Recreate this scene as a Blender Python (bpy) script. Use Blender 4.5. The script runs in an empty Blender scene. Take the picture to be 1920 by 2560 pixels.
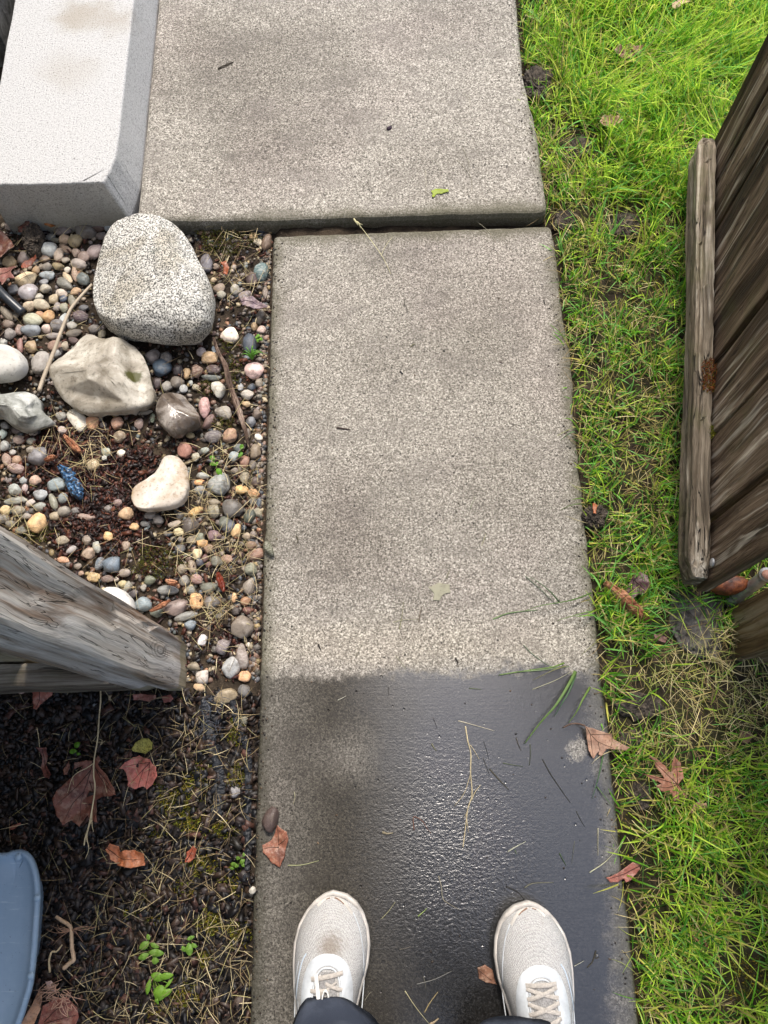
import bpy, bmesh, math, random
import numpy as np
from mathutils import Vector, Matrix, noise as mn
from mathutils.geometry import delaunay_2d_cdt
PI = math.pi
R_ = math.radians
scene = bpy.context.scene
C = scene.collection

# ------------------------------------------------------------------ camera
FPX = 1923.0; CH = 1.35
YAW = -R_(1.862)
CM = Matrix.Rotation(-YAW, 3, 'Z') @ Matrix.Rotation(R_(18.4), 3, 'X') @ Matrix.Rotation(R_(-3.2), 3, 'Z')
cam = bpy.data.cameras.new('camera'); cam.sensor_fit = 'VERTICAL'; cam.sensor_height = 36.0
cam.lens = FPX / 2560 * 36.0; cam.clip_start = 0.01; cam.clip_end = 500
camo = bpy.data.objects.new('camera', cam); C.objects.link(camo)
camo.matrix_world = Matrix.Translation((0, 0, CH)) @ CM.to_4x4()
scene.camera = camo

# ------------------------------------------------------------------ sky, sun, exposure
SUN_EL, SUN_AZ = R_(58), R_(8)            # azimuth measured from +Y (ahead) towards +X
w = bpy.data.worlds.new('World'); scene.world = w; w.use_nodes = True
nt = w.node_tree
sky = nt.nodes.new('ShaderNodeTexSky'); sky.sky_type = 'NISHITA'; sky.sun_disc = False
sky.sun_elevation = SUN_EL; sky.sun_rotation = SUN_AZ; sky.air_density = 1.0; sky.dust_density = 4.0; sky.ozone_density = 1.0
hsv = nt.nodes.new('ShaderNodeHueSaturation'); hsv.inputs['Saturation'].default_value = 0.78
nt.links.new(sky.outputs[0], hsv.inputs['Color'])
nt.links.new(hsv.outputs[0], nt.nodes['Background'].inputs['Color'])
nt.nodes['Background'].inputs['Strength'].default_value = 0.15
sl = bpy.data.lights.new('sun', 'SUN'); sl.energy = 1.5; sl.angle = R_(14); sl.color = (1.0, 0.93, 0.83)
so = bpy.data.objects.new('sun', sl); C.objects.link(so)
sd = Vector((math.sin(SUN_AZ) * math.cos(SUN_EL), math.cos(SUN_AZ) * math.cos(SUN_EL), math.sin(SUN_EL)))
so.rotation_euler = sd.to_track_quat('Z', 'Y').to_euler()
scene.view_settings.view_transform = 'Standard'; scene.view_settings.look = 'None'
scene.view_settings.exposure = 1.06; scene.view_settings.gamma = 1.0
scene.cycles.max_bounces = 6

# ------------------------------------------------------------------ pixel of the photo -> point of the place
NCM = np.array(CM)
def G(px, py, z=0.0):
    d = NCM @ np.array([(px - 960) / FPX, -(py - 1280) / FPX, -1.0]); t = (CH - z) / -d[2]
    return Vector((d[0] * t, d[1] * t, z))
def PX(x, y, z):
    c = NCM.T @ (np.array([x, y, z]) - [0, 0, CH]); return 960 + FPX * c[0] / -c[2], 1280 - FPX * c[1] / -c[2]
def PXv(P):
    c = (P - np.array([0, 0, CH])) @ NCM; return 960 + FPX * c[:, 0] / -c[:, 2], 1280 - FPX * c[:, 1] / -c[:, 2]
CROP = {'a': (0, 500, .4219), 'b': (0, 850, .4219), 'c': (0, 1250, .4219), 'd': (0, 1700, .4219), 'e': (0, 2100, .4219),
        's': (600, 2100, .5425), 'w': (600, 1600, .6028), 'm': (600, 400, .5425), 'r': (1300, 0, .3737), 'q': (1300, 500, .3737),
        't': (1300, 1000, .3737), 'u': (1300, 1600, .4339), 'z': (0, 2100, .2079), 'p': (0, 0, 1.157), 'k': (1640, 1250, .2125), 'h': (0, 0, .4219)}
def S(c, x, y):
    ox, oy, k = CROP[c]; return ox + x * k, oy + y * k
def GS(c, x, y, z=0.0):
    return G(*S(c, x, y), z)

# ------------------------------------------------------------------ object helpers
def tag(o, label=None, cat=None, group=None, kind=None):
    if label: o['label'] = label
    if cat: o['category'] = cat
    if group: o['group'] = group
    if kind: o['kind'] = kind
    return o
def thing(name, label, cat, loc=(0, 0, 0), group=None):
    o = bpy.data.objects.new(name, None); C.objects.link(o); o.location = loc; o.empty_display_size = .05
    return tag(o, label, cat, group)
def mk(name, V, F, mat=None, parent=None, smooth=True, col=None, loc=None, rot=None):
    me = bpy.data.meshes.new(name); me.from_pydata([tuple(v) for v in V], [], [tuple(f) for f in F]); me.update()
    if smooth: me.polygons.foreach_set('use_smooth', [True] * len(me.polygons))
    if mat: me.materials.append(mat)
    o = bpy.data.objects.new(name, me); C.objects.link(o)
    if parent: o.parent = parent
    if loc is not None: o.location = loc
    if rot is not None: o.rotation_euler = rot
    if col: o.color = (*col, 1)
    return o
def mk_np(name, V, F, mat, colors=None, smooth=False):
    """V (n,3), F (m,k) arrays, colors per vertex (n,3)"""
    me = bpy.data.meshes.new(name); V = np.asarray(V, np.float32); F = np.asarray(F, np.int32); k = F.shape[1]
    me.vertices.add(len(V)); me.vertices.foreach_set('co', V.ravel())
    me.loops.add(F.size); me.loops.foreach_set('vertex_index', F.ravel())
    me.polygons.add(len(F)); me.polygons.foreach_set('loop_start', np.arange(0, F.size, k, dtype=np.int32))
    if smooth: me.polygons.foreach_set('use_smooth', np.ones(len(F), bool))
    me.update(calc_edges=True)
    if colors is not None:
        a = me.color_attributes.new('tint', 'FLOAT_COLOR', 'POINT'); c = np.ones((len(V), 4), np.float32); c[:, :3] = colors
        a.data.foreach_set('color', c.ravel())
    me.materials.append(mat)
    o = bpy.data.objects.new(name, me); C.objects.link(o); return o
def lin(hx):
    r = [int(hx[i:i + 2], 16) / 255 for i in (0, 2, 4)]
    return tuple(c / 12.92 if c < .04045 else ((c + .055) / 1.055) ** 2.4 for c in r)

# ------------------------------------------------------------------ material helpers
class NT:
    def __init__(s, name, rough=.8):
        s.m = bpy.data.materials.new(name); s.m.use_nodes = True; s.t = s.m.node_tree; s.b = s.t.nodes['Principled BSDF']
        s.b.inputs['Roughness'].default_value = rough
    def n(s, ty, **kw):
        x = s.t.nodes.new(ty)
        for k, v in kw.items(): setattr(x, k, v)
        return x
    def put(s, sock, v):
        if isinstance(v, bpy.types.NodeSocket): s.t.links.new(v, sock)
        elif v is not None:
            if isinstance(v, tuple) and len(v) == 3 and sock.type == 'RGBA': v = (*v, 1)
            sock.default_value = v
    def pos(s): return s.n('ShaderNodeNewGeometry').outputs['Position']
    def objc(s): return s.n('ShaderNodeTexCoord').outputs['Object']
    def map(s, v, scale=(1, 1, 1), loc=(0, 0, 0)):
        x = s.n('ShaderNodeMapping'); s.put(x.inputs['Vector'], v); x.inputs['Scale'].default_value = scale; x.inputs['Location'].default_value = loc; return x.outputs[0]
    def noise(s, v, scale, detail=3, rough=.55, dist=0, out='Fac'):
        x = s.n('ShaderNodeTexNoise'); s.put(x.inputs['Vector'], v); x.inputs['Scale'].default_value = scale
        x.inputs['Detail'].default_value = detail; x.inputs['Roughness'].default_value = rough; x.inputs['Distortion'].default_value = dist; return x.outputs[out]
    def voro(s, v, scale, feature='F1', out='Distance', rnd=1):
        x = s.n('ShaderNodeTexVoronoi'); x.feature = feature; s.put(x.inputs['Vector'], v); x.inputs['Scale'].default_value = scale; x.inputs['Randomness'].default_value = rnd; return x.outputs[out]
    def ramp(s, f, stops, interp='LINEAR'):
        x = s.n('ShaderNodeValToRGB'); x.color_ramp.interpolation = interp; s.put(x.inputs[0], f); e = x.color_ramp.elements
        while len(e) < len(stops): e.new(.5)
        for i, (p, c) in enumerate(stops):
            e[i].position = p; e[i].color = (*c, 1) if isinstance(c, tuple) else (c, c, c, 1)
        return x.outputs[0]
    def step(s, f, a, b):
        x = s.n('ShaderNodeMapRange'); x.interpolation_type = 'SMOOTHSTEP'; s.put(x.inputs[0], f); x.inputs[1].default_value = a; x.inputs[2].default_value = b; return x.outputs[0]
    def mix(s, f, a, b, mode='MIX'):
        x = s.n('ShaderNodeMix'); x.data_type = 'RGBA'; x.blend_type = mode; x.clamp_factor = True
        s.put(x.inputs[0], f); s.put(x.inputs[6], a); s.put(x.inputs[7], b); return x.outputs[2]
    def mth(s, op, a, b=None, c=None):
        x = s.n('ShaderNodeMath'); x.operation = op; s.put(x.inputs[0], a)
        if b is not None: s.put(x.inputs[1], b)
        if c is not None: s.put(x.inputs[2], c)
        return x.outputs[0]
    def sep(s, v):
        x = s.n('ShaderNodeSeparateXYZ'); s.put(x.inputs[0], v); return x.outputs
    def bump(s, h, strength=.5, dist=.002, nrm=None):
        x = s.n('ShaderNodeBump'); s.put(x.inputs['Height'], h); s.put(x.inputs['Strength'], strength); x.inputs['Distance'].default_value = dist
        if nrm: s.put(x.inputs['Normal'], nrm)
        return x.outputs[0]
    def done(s, col=None, rough=None, nrm=None, **kw):
        s.put(s.b.inputs['Base Color'], col); s.put(s.b.inputs['Roughness'], rough)
        if nrm: s.put(s.b.inputs['Normal'], nrm)
        for k, v in kw.items(): s.put(s.b.inputs[k.replace('_', ' ')], v)
        return s.m
g3 = lambda v: (v, v, v)

def near_mask(t, xs, ys, cx, cy, r, soft):
    d = t.mth('SQRT', t.mth('ADD', t.mth('POWER', t.mth('SUBTRACT', xs, cx), 2.0), t.mth('POWER', t.mth('SUBTRACT', ys, cy), 2.0)))
    return t.mth('SUBTRACT', 1.0, t.step(d, r - soft, r + soft))

WETY = G(1000, 1680).y
STW = [(860, 1330, .10, .08, .6), (1180, 820, .09, .09, .5), (950, 900, .06, .07, .4), (1250, 1250, .07, .08, .35), (1000, 620, .10, .06, .35), (1050, 1500, .05, .05, .3)]
STD = [(560, 170, .14, .10, .6), (800, 160, .12, .07, .45), (640, 360, .10, .10, .55), (820, 330, .08, .08, .35), (1080, 430, .10, .08, .3), (1150, 60, .12, .10, .35)]
def mat_path(name, wet, x0, x1, y0, y1, tone=1.0):
    t = NT(name); p = t.pos(); x, y, z = t.sep(p)
    vz = t.sep(t.voro(p, 500, out='Color'))[0]; vz2 = t.sep(t.voro(t.map(p, loc=(3, 1, 2)), 210, out='Color'))[1]
    fine = t.mth('ADD', t.mth('MULTIPLY', t.mth('SUBTRACT', vz, .5), .26), t.mth('ADD', t.mth('MULTIPLY', t.mth('SUBTRACT', vz2, .5), .05), t.mth('ADD', .15, t.mth('MULTIPLY', t.noise(p, 240, 3, .75), .70))) ); fine2 = t.noise(p, 250, 3, .65); mid = t.noise(p, 38, 4, .6); big = t.noise(t.map(p, (1.0, 2.2, 1)), 7, 7, .68, .4)
    base = t.ramp(fine, [(.30, tuple(c * tone for c in (.028, .025, .021))), (.41, tuple(c * tone for c in (.150, .138, .116))), (.54, tuple(c * tone for c in (.30, .280, .243))), (.70, tuple(c * tone for c in (.58, .55, .49)))])
    base = t.mix(t.mth('MULTIPLY', t.step(fine2, .54, .66), .85), base, tuple(c * tone for c in (.125, .110, .092)))
    base = t.mix(t.mth('MULTIPLY', t.step(big, .46, .66), .42), base, tuple(c * tone for c in (.145, .132, .118)))
    base = t.mix(t.mth('MULTIPLY', t.step(mid, .5, .72), .42), base, tuple(c * tone for c in (.13, .118, .10)))
    pink = t.noise(t.map(p, loc=(3, 7, 0)), 3.2, 2)
    base = t.mix(t.mth('MULTIPLY', t.step(pink, .45, .7), .35), base, t.mix(1.0, base, (1.0, .93, .97), 'MULTIPLY'))
    wv_ = t.mth('MULTIPLY', t.mth('SUBTRACT', t.noise(p, 8, 6, .7), .5), .30); wv2 = t.mth('MULTIPLY', t.mth('SUBTRACT', t.noise(t.map(p, loc=(7, 7, 7)), 8, 6, .7), .5), .30)
    for (sx, sy, sr, sf, sk) in (STW if wet else STD):            # old stains, darker and paler, that belong to the concrete
        q = G(sx, sy, 0); tgt = (.52, .50, .48) if sk > 0 else (1.35, 1.33, 1.28)
        base = t.mix(t.mth('MULTIPLY', near_mask(t, t.mth('ADD', x, wv_), t.mth('ADD', y, wv2), q.x, q.y, sr, sf), abs(sk)), base, t.mix(1.0, base, tgt, 'MULTIPLY'))
    if wet:
        bnd = t.mth('MULTIPLY', t.step(t.mth('ADD', y, t.mth('MULTIPLY', wv_, .25)), WETY, WETY + .03), t.mth('SUBTRACT', 1.0, t.step(t.mth('ADD', y, t.mth('MULTIPLY', wv2, .25)), WETY + .05, WETY + .12)))
        bx = t.mix(1.0, base, (1.30, 1.27, 1.20), 'MULTIPLY'); base = t.mix(t.mth('MULTIPLY', bnd, .55), base, bx)
    brush = t.noise(t.map(p, (5, 260, 5)), 1.0, 3, .6)          # broom finish across the walk
    base = t.mix(t.mth('MULTIPLY', t.step(brush, .55, .75), .28), base, tuple(c * tone for c in (.10, .09, .075)))
    pits = t.step(t.voro(p, 62, out='Distance'), .16, .05); pitr = t.step(t.noise(t.map(p, loc=(9, 1, 4)), 26, 1), .55, .60)
    pit = t.mth('MULTIPLY', pits, pitr)
    base = t.mix(pit, base, (.05, .045, .04))
    # grime and algae that grow along the edges of the slab
    wob = t.mth('MULTIPLY', t.mth('SUBTRACT', t.noise(p, 14, 4, .6), .5), .05)
    ex = t.mth('MINIMUM', t.mth('SUBTRACT', x, x0), t.mth('SUBTRACT', x1, x)); ey = t.mth('MINIMUM', t.mth('SUBTRACT', y, y0), t.mth('SUBTRACT', y1, y))
    e = t.mth('ADD', t.mth('MINIMUM', ex, ey), wob)
    base = t.mix(t.mth('MULTIPLY', t.mth('SUBTRACT', 1.0, t.step(e, -.005, .035)), .80), base, (.085, .080, .050))
    rough = .82; h = t.mth('ADD', t.mth('MULTIPLY', fine, .6), t.mth('ADD', t.mth('MULTIPLY', brush, .25), t.mth('MULTIPLY', pit, -2.0)))
    if not wet:
        return t.done(base, rough, t.bump(h, .55, .0016), Specular_IOR_Level=.35)
    # water: dark, glossy film on the lower half of the slab, with a wandering edge and dry islands
    n1 = t.mth('MULTIPLY', t.mth('SUBTRACT', t.noise(p, 9, 5, .65), .5), .10); n2 = t.mth('MULTIPLY', t.mth('SUBTRACT', t.noise(t.map(p, loc=(2, 2, 0)), 7, 4, .6), .5), .11)
    n3 = t.mth('MULTIPLY', t.mth('SUBTRACT', t.noise(p, 60, 3, .7), .5), .05)
    wy = t.step(t.mth('ADD', t.mth('SUBTRACT', WETY, y), t.mth('ADD', t.mth('MULTIPLY', n1, .6), n3)), -.010, .012)
    lx = t.mth('ADD', -.222, t.mth('MULTIPLY', t.mth('SUBTRACT', WETY, y), .02))
    wl = t.step(t.mth('ADD', t.mth('SUBTRACT', x, lx), t.mth('ADD', t.mth('MULTIPLY', n2, .8), n3)), -.02, .115)
    rx = t.mth('SUBTRACT', .335, t.mth('MULTIPLY', t.mth('SUBTRACT', WETY, y), .02))
    wl = t.mth('ADD', .66, t.mth('MULTIPLY', wl, .34))
    wr = t.step(t.mth('ADD', t.mth('SUBTRACT', rx, x), t.mth('ADD', n1, n3)), -.03, .03)
    wr = t.mth('ADD', .45, t.mth('MULTIPLY', wr, .55))
    spot = G(*S('w', 1398, 455)); sp = near_mask(t, t.mth('ADD', x, n3), t.mth('ADD', y, n3), spot.x, spot.y, .016, .006)
    sp2 = G(*S('w', 430, 480)); sb = near_mask(t, t.mth('ADD', x, n2), t.mth('ADD', y, n1), sp2.x, sp2.y, .03, .05)
    wm = t.mth('MULTIPLY', t.mth('MULTIPLY', wy, wl), t.mth('MULTIPLY', wr, t.mth('SUBTRACT', 1.0, t.mth('MAXIMUM', t.mth('MULTIPLY', sp, .6), t.mth('MULTIPLY', sb, .45)))))
    wetc = t.mix(1.0, base, (.12, .11, .092), 'MULTIPLY')
    filmc = t.step(t.mth('ADD', x, t.mth('MULTIPLY', n2, 1.3)), -.14, .10); wetc = t.mix(filmc, wetc, t.mix(1.0, base, (.052, .055, .062), 'MULTIPLY'))
    col = t.mix(wm, base, wetc)
    film = t.mth('MULTIPLY', wm, t.step(t.mth('ADD', x, n2), -.13, .10))
    ripn = t.mth('ADD', t.noise(t.map(p, (1.0, 1.5, 1)), 135, 3, .6, .5), t.mth('MULTIPLY', t.noise(p, 330, 2, .5), .45))
    rmask = t.mth('MULTIPLY', wy, near_mask(t, x, y, .06, -.13, .13, .12))
    hh = t.mth('ADD', t.mth('MULTIPLY', h, t.mth('SUBTRACT', 1.15, t.mth('MULTIPLY', film, .62))), t.mth('MULTIPLY', t.mth('MULTIPLY', ripn, 1.5), t.mth('MULTIPLY', wm, t.mth('ADD', .07, rmask))))
    rr = t.mth('SUBTRACT', .82, t.mth('ADD', t.mth('MULTIPLY', wm, .26), t.mth('MULTIPLY', film, .37)))
    spec = t.mth('ADD', .30, t.mth('MULTIPLY', film, .55))
    return t.done(col, rr, t.bump(hh, .6, .0015), Specular_IOR_Level=spec, Coat_Weight=film, Coat_Roughness=.16, Coat_IOR=1.5, Coat_Normal=t.bump(hh, .42, .0012))

def mat_step():
    t = NT('pale_concrete'); p = t.pos(); x, y, z = t.sep(p)
    fine = t.noise(p, 330, 3, .75); mid = t.noise(p, 150, 3, .6); brush = t.noise(t.map(p, (230, 4, 60)), 1.0, 3, .6)
    c = t.ramp(fine, [(.36, (.17, .17, .168)), (.45, (.425, .425, .42)), (.7, (.55, .55, .54))])
    c = t.mix(t.mth('MULTIPLY', t.step(mid, .56, .70), .55), c, (.25, .25, .24))
    c = t.mix(t.mth('MULTIPLY', t.step(brush, .5, .8), .35), c, (.45, .46, .46))
    wob = t.mth('MULTIPLY', t.mth('SUBTRACT', t.noise(p, 16, 3), .5), .10)
    for (a, b, r, s, k) in ((GS('h', 430, 90, .1).x, GS('h', 430, 90, .1).y, .035, .03, .55), (GS('h', 560, 90, .1).x, GS('h', 560, 90, .1).y, .03, .03, .42), (GS('h', 690, 130, .1).x, GS('h', 690, 130, .1).y, .03, .03, .45), (GS('h', 400, 420, .1).x, GS('h', 400, 420, .1).y, .05, .04, .25)):
        c = t.mix(t.mth('MULTIPLY', near_mask(t, t.mth('ADD', x, wob), t.mth('ADD', y, wob), a, b, r, s), k), c, (.27, .23, .17))
    dk = t.step(t.voro(p, 30), .10, .04)
    c = t.mix(t.mth('MULTIPLY', dk, t.step(t.noise(p, 17, 1), .62, .66)), c, (.10, .10, .10))
    # cast side faces: front face mixed darker and greener, mottled
    lowf = t.mth('MULTIPLY', t.mth('SUBTRACT', 1.0, t.step(y, 1.112, 1.135)), t.mth('ADD', .55, t.mth('MULTIPLY', t.noise(p, 22, 4, .65), .5)))
    c = t.mix(lowf, c, t.mix(t.noise(p, 9, 3), (.17, .18, .13), (.33, .35, .32)))
    h = t.mth('ADD', fine, t.mth('MULTIPLY', brush, .6))
    return t.done(c, .85, t.bump(h, .4, .0014), Specular_IOR_Level=.3)

def mat_wood(name, cols, grain=1.0, green=0.0, axis=2, foot=None, stain=.0, gs=1.0):
    """weathered wood, grain along the object's own local axis"""
    t = NT(name); p = t.objc(); inf = t.n('ShaderNodeObjectInfo'); off = t.n('ShaderNodeVectorMath'); off.operation = 'SCALE'
    rn = t.n('ShaderNodeCombineXYZ'); t.put(rn.inputs[0], inf.outputs['Random']); t.put(rn.inputs[1], inf.outputs['Random']); t.put(off.inputs[0], rn.outputs[0]); off.inputs['Scale'].default_value = 7.0
    ad = t.n('ShaderNodeVectorMath'); ad.operation = 'ADD'; t.put(ad.inputs[0], p); t.put(ad.inputs[1], off.outputs[0]); p2 = ad.outputs[0]
    sc1 = [34. * gs] * 3; sc1[axis] = 1.1; sc2 = [210., 210., 210.]; sc2[axis] = 7.0; sc3 = [60., 60., 60.]; sc3[axis] = 3.0
    warp = t.noise(p2, 5, 2, .5, out='Color'); wv = t.n('ShaderNodeVectorMath'); wv.operation = 'MULTIPLY_ADD'; t.put(wv.inputs[0], warp); wv.inputs[1].default_value = (.022, .022, .022); t.put(wv.inputs[2], p2)
    a = t.noise(t.map(wv.outputs[0], tuple(sc1)), 1.0, 6, .66, .35); b = t.noise(t.map(wv.outputs[0], tuple(sc2)), 1.0, 3, .6, .2); c3 = t.noise(t.map(wv.outputs[0], tuple(sc3)), 1.0, 3, .55, .5)
    c = t.ramp(a, [(.34, cols[0]), (.46, cols[1]), (.56, cols[2]), (.68, cols[3])])
    c = t.mix(t.mth('MULTIPLY', t.step(b, .48, .68), .55), c, tuple(v * .35 for v in cols[1]))
    c = t.mix(t.mth('MULTIPLY', t.step(c3, .58, .72), .6), c, cols[3])
    crack = t.mth('MULTIPLY', t.step(t.mth('ABSOLUTE', t.mth('SUBTRACT', c3, .5)), .010, .0), t.step(t.noise(t.map(p2, loc=(1, 2, 3)), 5, 2), .52, .60))
    c = t.mix(t.mth('MULTIPLY', crack, .8), c, (.012, .010, .008))
    sc4 = [13., 13., 13.]; sc4[axis] = 1.0; st_ = t.noise(t.map(wv.outputs[0], tuple(sc4), (3, 4, 5)), 1.0, 5, .65, .3); c = t.mix(t.mth('MULTIPLY', t.step(st_, .55, .66), stain), c, t.mix(1.0, c, (.36, .22, .13), 'MULTIPLY'))
    kv = [7., 7., 7.]; kv[axis] = 2.6; kd = t.voro(t.map(wv.outputs[0], tuple(kv), (1.3, 2.1, .7)), 1.0); kn_ = t.mth('ADD', kd, t.mth('MULTIPLY', a, .05))
    kr = t.mth('MULTIPLY', t.mth('SUBTRACT', 1.0, t.step(kn_, .10, .20)), t.mth('ADD', .55, t.mth('MULTIPLY', t.mth('SINE', t.mth('MULTIPLY', kn_, 190.0)), .4))); c = t.mix(t.mth('MULTIPLY', kr, .75), c, tuple(v * .30 for v in cols[1]))
    if green: c = t.mix(t.mth('MULTIPLY', t.step(t.noise(p2, 12, 4, .65), .5, .68), green), c, (.075, .085, .02))
    if foot:                                   # damp, algae stained end grain near the ground
        z = t.sep(p)[axis]; c = t.mix(t.mth('MULTIPLY', t.mth('SUBTRACT', 1.0, t.step(t.mth('ADD', z, t.mth('MULTIPLY', t.noise(p2, 30, 2), .02)), foot - .006, foot + .004)), .75), c, t.mix(t.noise(p2, 30, 4), (.10, .09, .035), (.42, .34, .20)))
    h = t.mth('ADD', t.mth('MULTIPLY', a, 1.2), t.mth('ADD', t.mth('MULTIPLY', b, .5), t.mth('MULTIPLY', crack, -1.6)))
    return t.done(c, .78, t.bump(h, .9 * grain, .003), Specular_IOR_Level=.35)

def mat_pebble():
    t = NT('river_pebble'); p = t.objc(); inf = t.n('ShaderNodeObjectInfo'); rnd = inf.outputs['Random']
    col = inf.outputs['Color']
    ad = t.n('ShaderNodeVectorMath'); ad.operation = 'ADD'; t.put(ad.inputs[0], p); cx = t.n('ShaderNodeCombineXYZ'); t.put(cx.inputs[0], t.mth('MULTIPLY', rnd, 31.0)); t.put(ad.inputs[1], cx.outputs[0]); p = ad.outputs[0]
    a = t.noise(p, 2.0, 5, .65, .4); b = t.noise(p, 18, 3, .7); bands = t.noise(t.map(p, (1, 6, 2)), 1.4, 2)
    hs = t.n('ShaderNodeHueSaturation'); hs.inputs['Saturation'].default_value = .78; hs.inputs['Value'].default_value = 1.12; t.put(hs.inputs['Color'], col); col = hs.outputs[0]
    c = t.mix(t.mth('MULTIPLY', t.step(a, .42, .66), .6), col, t.mix(1.0, col, (.55, .52, .50), 'MULTIPLY'))
    c = t.mix(t.mth('MULTIPLY', t.step(b, .56, .70), .45), c, t.mix(1.0, col, (.38, .36, .34), 'MULTIPLY'))
    c = t.mix(t.mth('MULTIPLY', t.step(b, .42, .34), .35), c, t.mix(.5, col, (.75, .73, .68)))
    c = t.mix(t.mth('MULTIPLY', t.mth('GREATER_THAN', rnd, .7), t.mth('MULTIPLY', t.step(bands, .52, .56), .35)), c, t.mix(.6, col, (.7, .66, .58)))
    dn = t.noise(t.pos(), 55, 5, .7); c = t.mix(t.mth('MULTIPLY', t.step(dn, .52, .66), .55), c, (.10, .075, .05))
    r = t.mth('ADD', .20, t.mth('MULTIPLY', t.mth('ADD', rnd, a), .28))
    return t.done(c, r, t.bump(t.mth('ADD', a, t.mth('MULTIPLY', b, .5)), .35, .0025), Specular_IOR_Level=.45)

def mat_tint(name, rough=.7, var=.25, scale=60, spec=.3, trans=0.0):
    """colour comes from the object's own colour, or the mesh's 'tint' attribute"""
    t = NT(name); at = t.n('ShaderNodeAttribute'); at.attribute_name = 'tint'; c = at.outputs['Color']
    n = t.noise(t.pos(), scale, 3); c = t.mix(var, c, t.mix(1.0, c, t.ramp(n, [(.3, .25), (.7, 1.7)]), 'MULTIPLY'))
    t.done(c, rough, Specular_IOR_Level=spec)
    if trans:
        tr = t.n('ShaderNodeBsdfTranslucent'); t.put(tr.inputs['Color'], c); ms = t.n('ShaderNodeMixShader'); ms.inputs[0].default_value = trans
        out = t.t.nodes['Material Output']; t.t.links.new(t.b.outputs[0], ms.inputs[1]); t.t.links.new(tr.outputs[0], ms.inputs[2]); t.t.links.new(ms.outputs[0], out.inputs['Surface'])
    return t.m
def mat_obj(name, rough=.6, var=.5, scale=120, spec=.35, bump=.4, trans=0.0, coarse=25, dist=.001):
    t = NT(name); inf = t.n('ShaderNodeObjectInfo'); c0 = inf.outputs['Color']; p = t.pos()
    if 'leaf' in name: hs = t.n('ShaderNodeHueSaturation'); hs.inputs['Saturation'].default_value = 1.02; hs.inputs['Value'].default_value = .95 if name == 'dead_leaf' else .52; t.put(hs.inputs['Color'], c0); c0 = hs.outputs[0]
    n = t.noise(p, scale, 3, .65); n2 = t.noise(p, coarse, 4, .6, .4)
    c = t.mix(t.mth('MULTIPLY', t.step(n2, .40, .66), var), c0, t.mix(1.0, c0, (.38, .36, .36), 'MULTIPLY'))
    if name == 'dead_leaf': c = t.mix(t.mth('MULTIPLY', t.step(t.noise(t.map(p, loc=(3, 3, 0)), 90, 4, .65), .48, .62), .45), c, t.mix(.5, c0, (.55, .42, .30)))
    c = t.mix(t.mth('MULTIPLY', t.step(n, .55, .72), var), c, t.mix(1.0, c0, (.30, .27, .25), 'MULTIPLY'))
    t.done(c, rough, t.bump(t.mth('ADD', n, n2), bump, dist), Specular_IOR_Level=spec)
    if trans:
        tr = t.n('ShaderNodeBsdfTranslucent'); t.put(tr.inputs['Color'], c); ms = t.n('ShaderNodeMixShader'); ms.inputs[0].default_value = trans
        out = t.t.nodes['Material Output']; t.t.links.new(t.b.outputs[0], ms.inputs[1]); t.t.links.new(tr.outputs[0], ms.inputs[2]); t.t.links.new(ms.outputs[0], out.inputs['Surface'])
    return t.m
def mat_granite():
    t = NT('granite'); p = t.pos(); v = t.noise(p, 300, 2, .7); v2 = t.noise(t.map(p, loc=(5, 5, 5)), 190, 3, .7); big = t.noise(p, 9, 4, .6, .5)
    c = t.ramp(v, [(.37, (.04, .04, .04)), (.44, (.17, .165, .15)), (.505, (.42, .41, .375)), (.61, (.70, .69, .64))])
    c = t.mix(t.mth('MULTIPLY', t.step(v2, .57, .64), .8), c, (.05, .05, .05))
    c = t.mix(t.mth('MULTIPLY', t.step(big, .47, .62), .52), c, t.mix(t.step(v, .44, .54), (.045, .04, .03), (.30, .26, .18)))
    c = t.mix(t.mth('MULTIPLY', t.step(t.noise(t.map(p, loc=(1, 8, 2)), 14, 3), .58, .72), .35), c, (.10, .12, .11))
    return t.done(c, .75, t.bump(v, .5, .0015), Specular_IOR_Level=.35)
def mat_rock(name, cols, scale=14, rough=.7, moss=None):
    t = NT(name); p = t.pos(); a = t.noise(p, scale, 5, .62, .6); b = t.noise(p, 140, 3, .65); c2 = t.noise(t.map(p, loc=(4, 1, 0)), scale * 2.7, 4, .6)
    c = t.ramp(a, [(.32, cols[0]), (.48, cols[1]), (.62, cols[2])])
    c = t.mix(t.mth('MULTIPLY', t.step(b, .54, .7), .5), c, tuple(v * .4 for v in cols[0])); c = t.mix(t.mth('MULTIPLY', t.step(c2, .55, .68), .4), c, cols[0])
    if moss: 
        x, y, z = t.sep(p); w1 = t.mth('MULTIPLY', t.mth('SUBTRACT', t.noise(p, 50, 3), .5), .02)
        c = t.mix(near_mask(t, t.mth('ADD', x, w1), t.mth('ADD', y, w1), moss[0], moss[1], moss[2], .004), c, (.06, .06, .012))
    return t.done(c, rough, t.bump(t.mth('ADD', a, t.mth('MULTIPLY', b, .4)), .5, .003), Specular_IOR_Level=.45)
def mat_plain(name, col, rough=.6, var=.15, scale=80, spec=.4, bump=.1, dist=.001):
    t = NT(name); n = t.noise(t.pos(), scale, 4, .6); c = t.mix(var, col, t.mix(1.0, col, t.ramp(n, [(.3, .3), (.7, 1.6)]), 'MULTIPLY'))
    return t.done(c, rough, t.bump(n, bump, dist), Specular_IOR_Level=spec)
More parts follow.
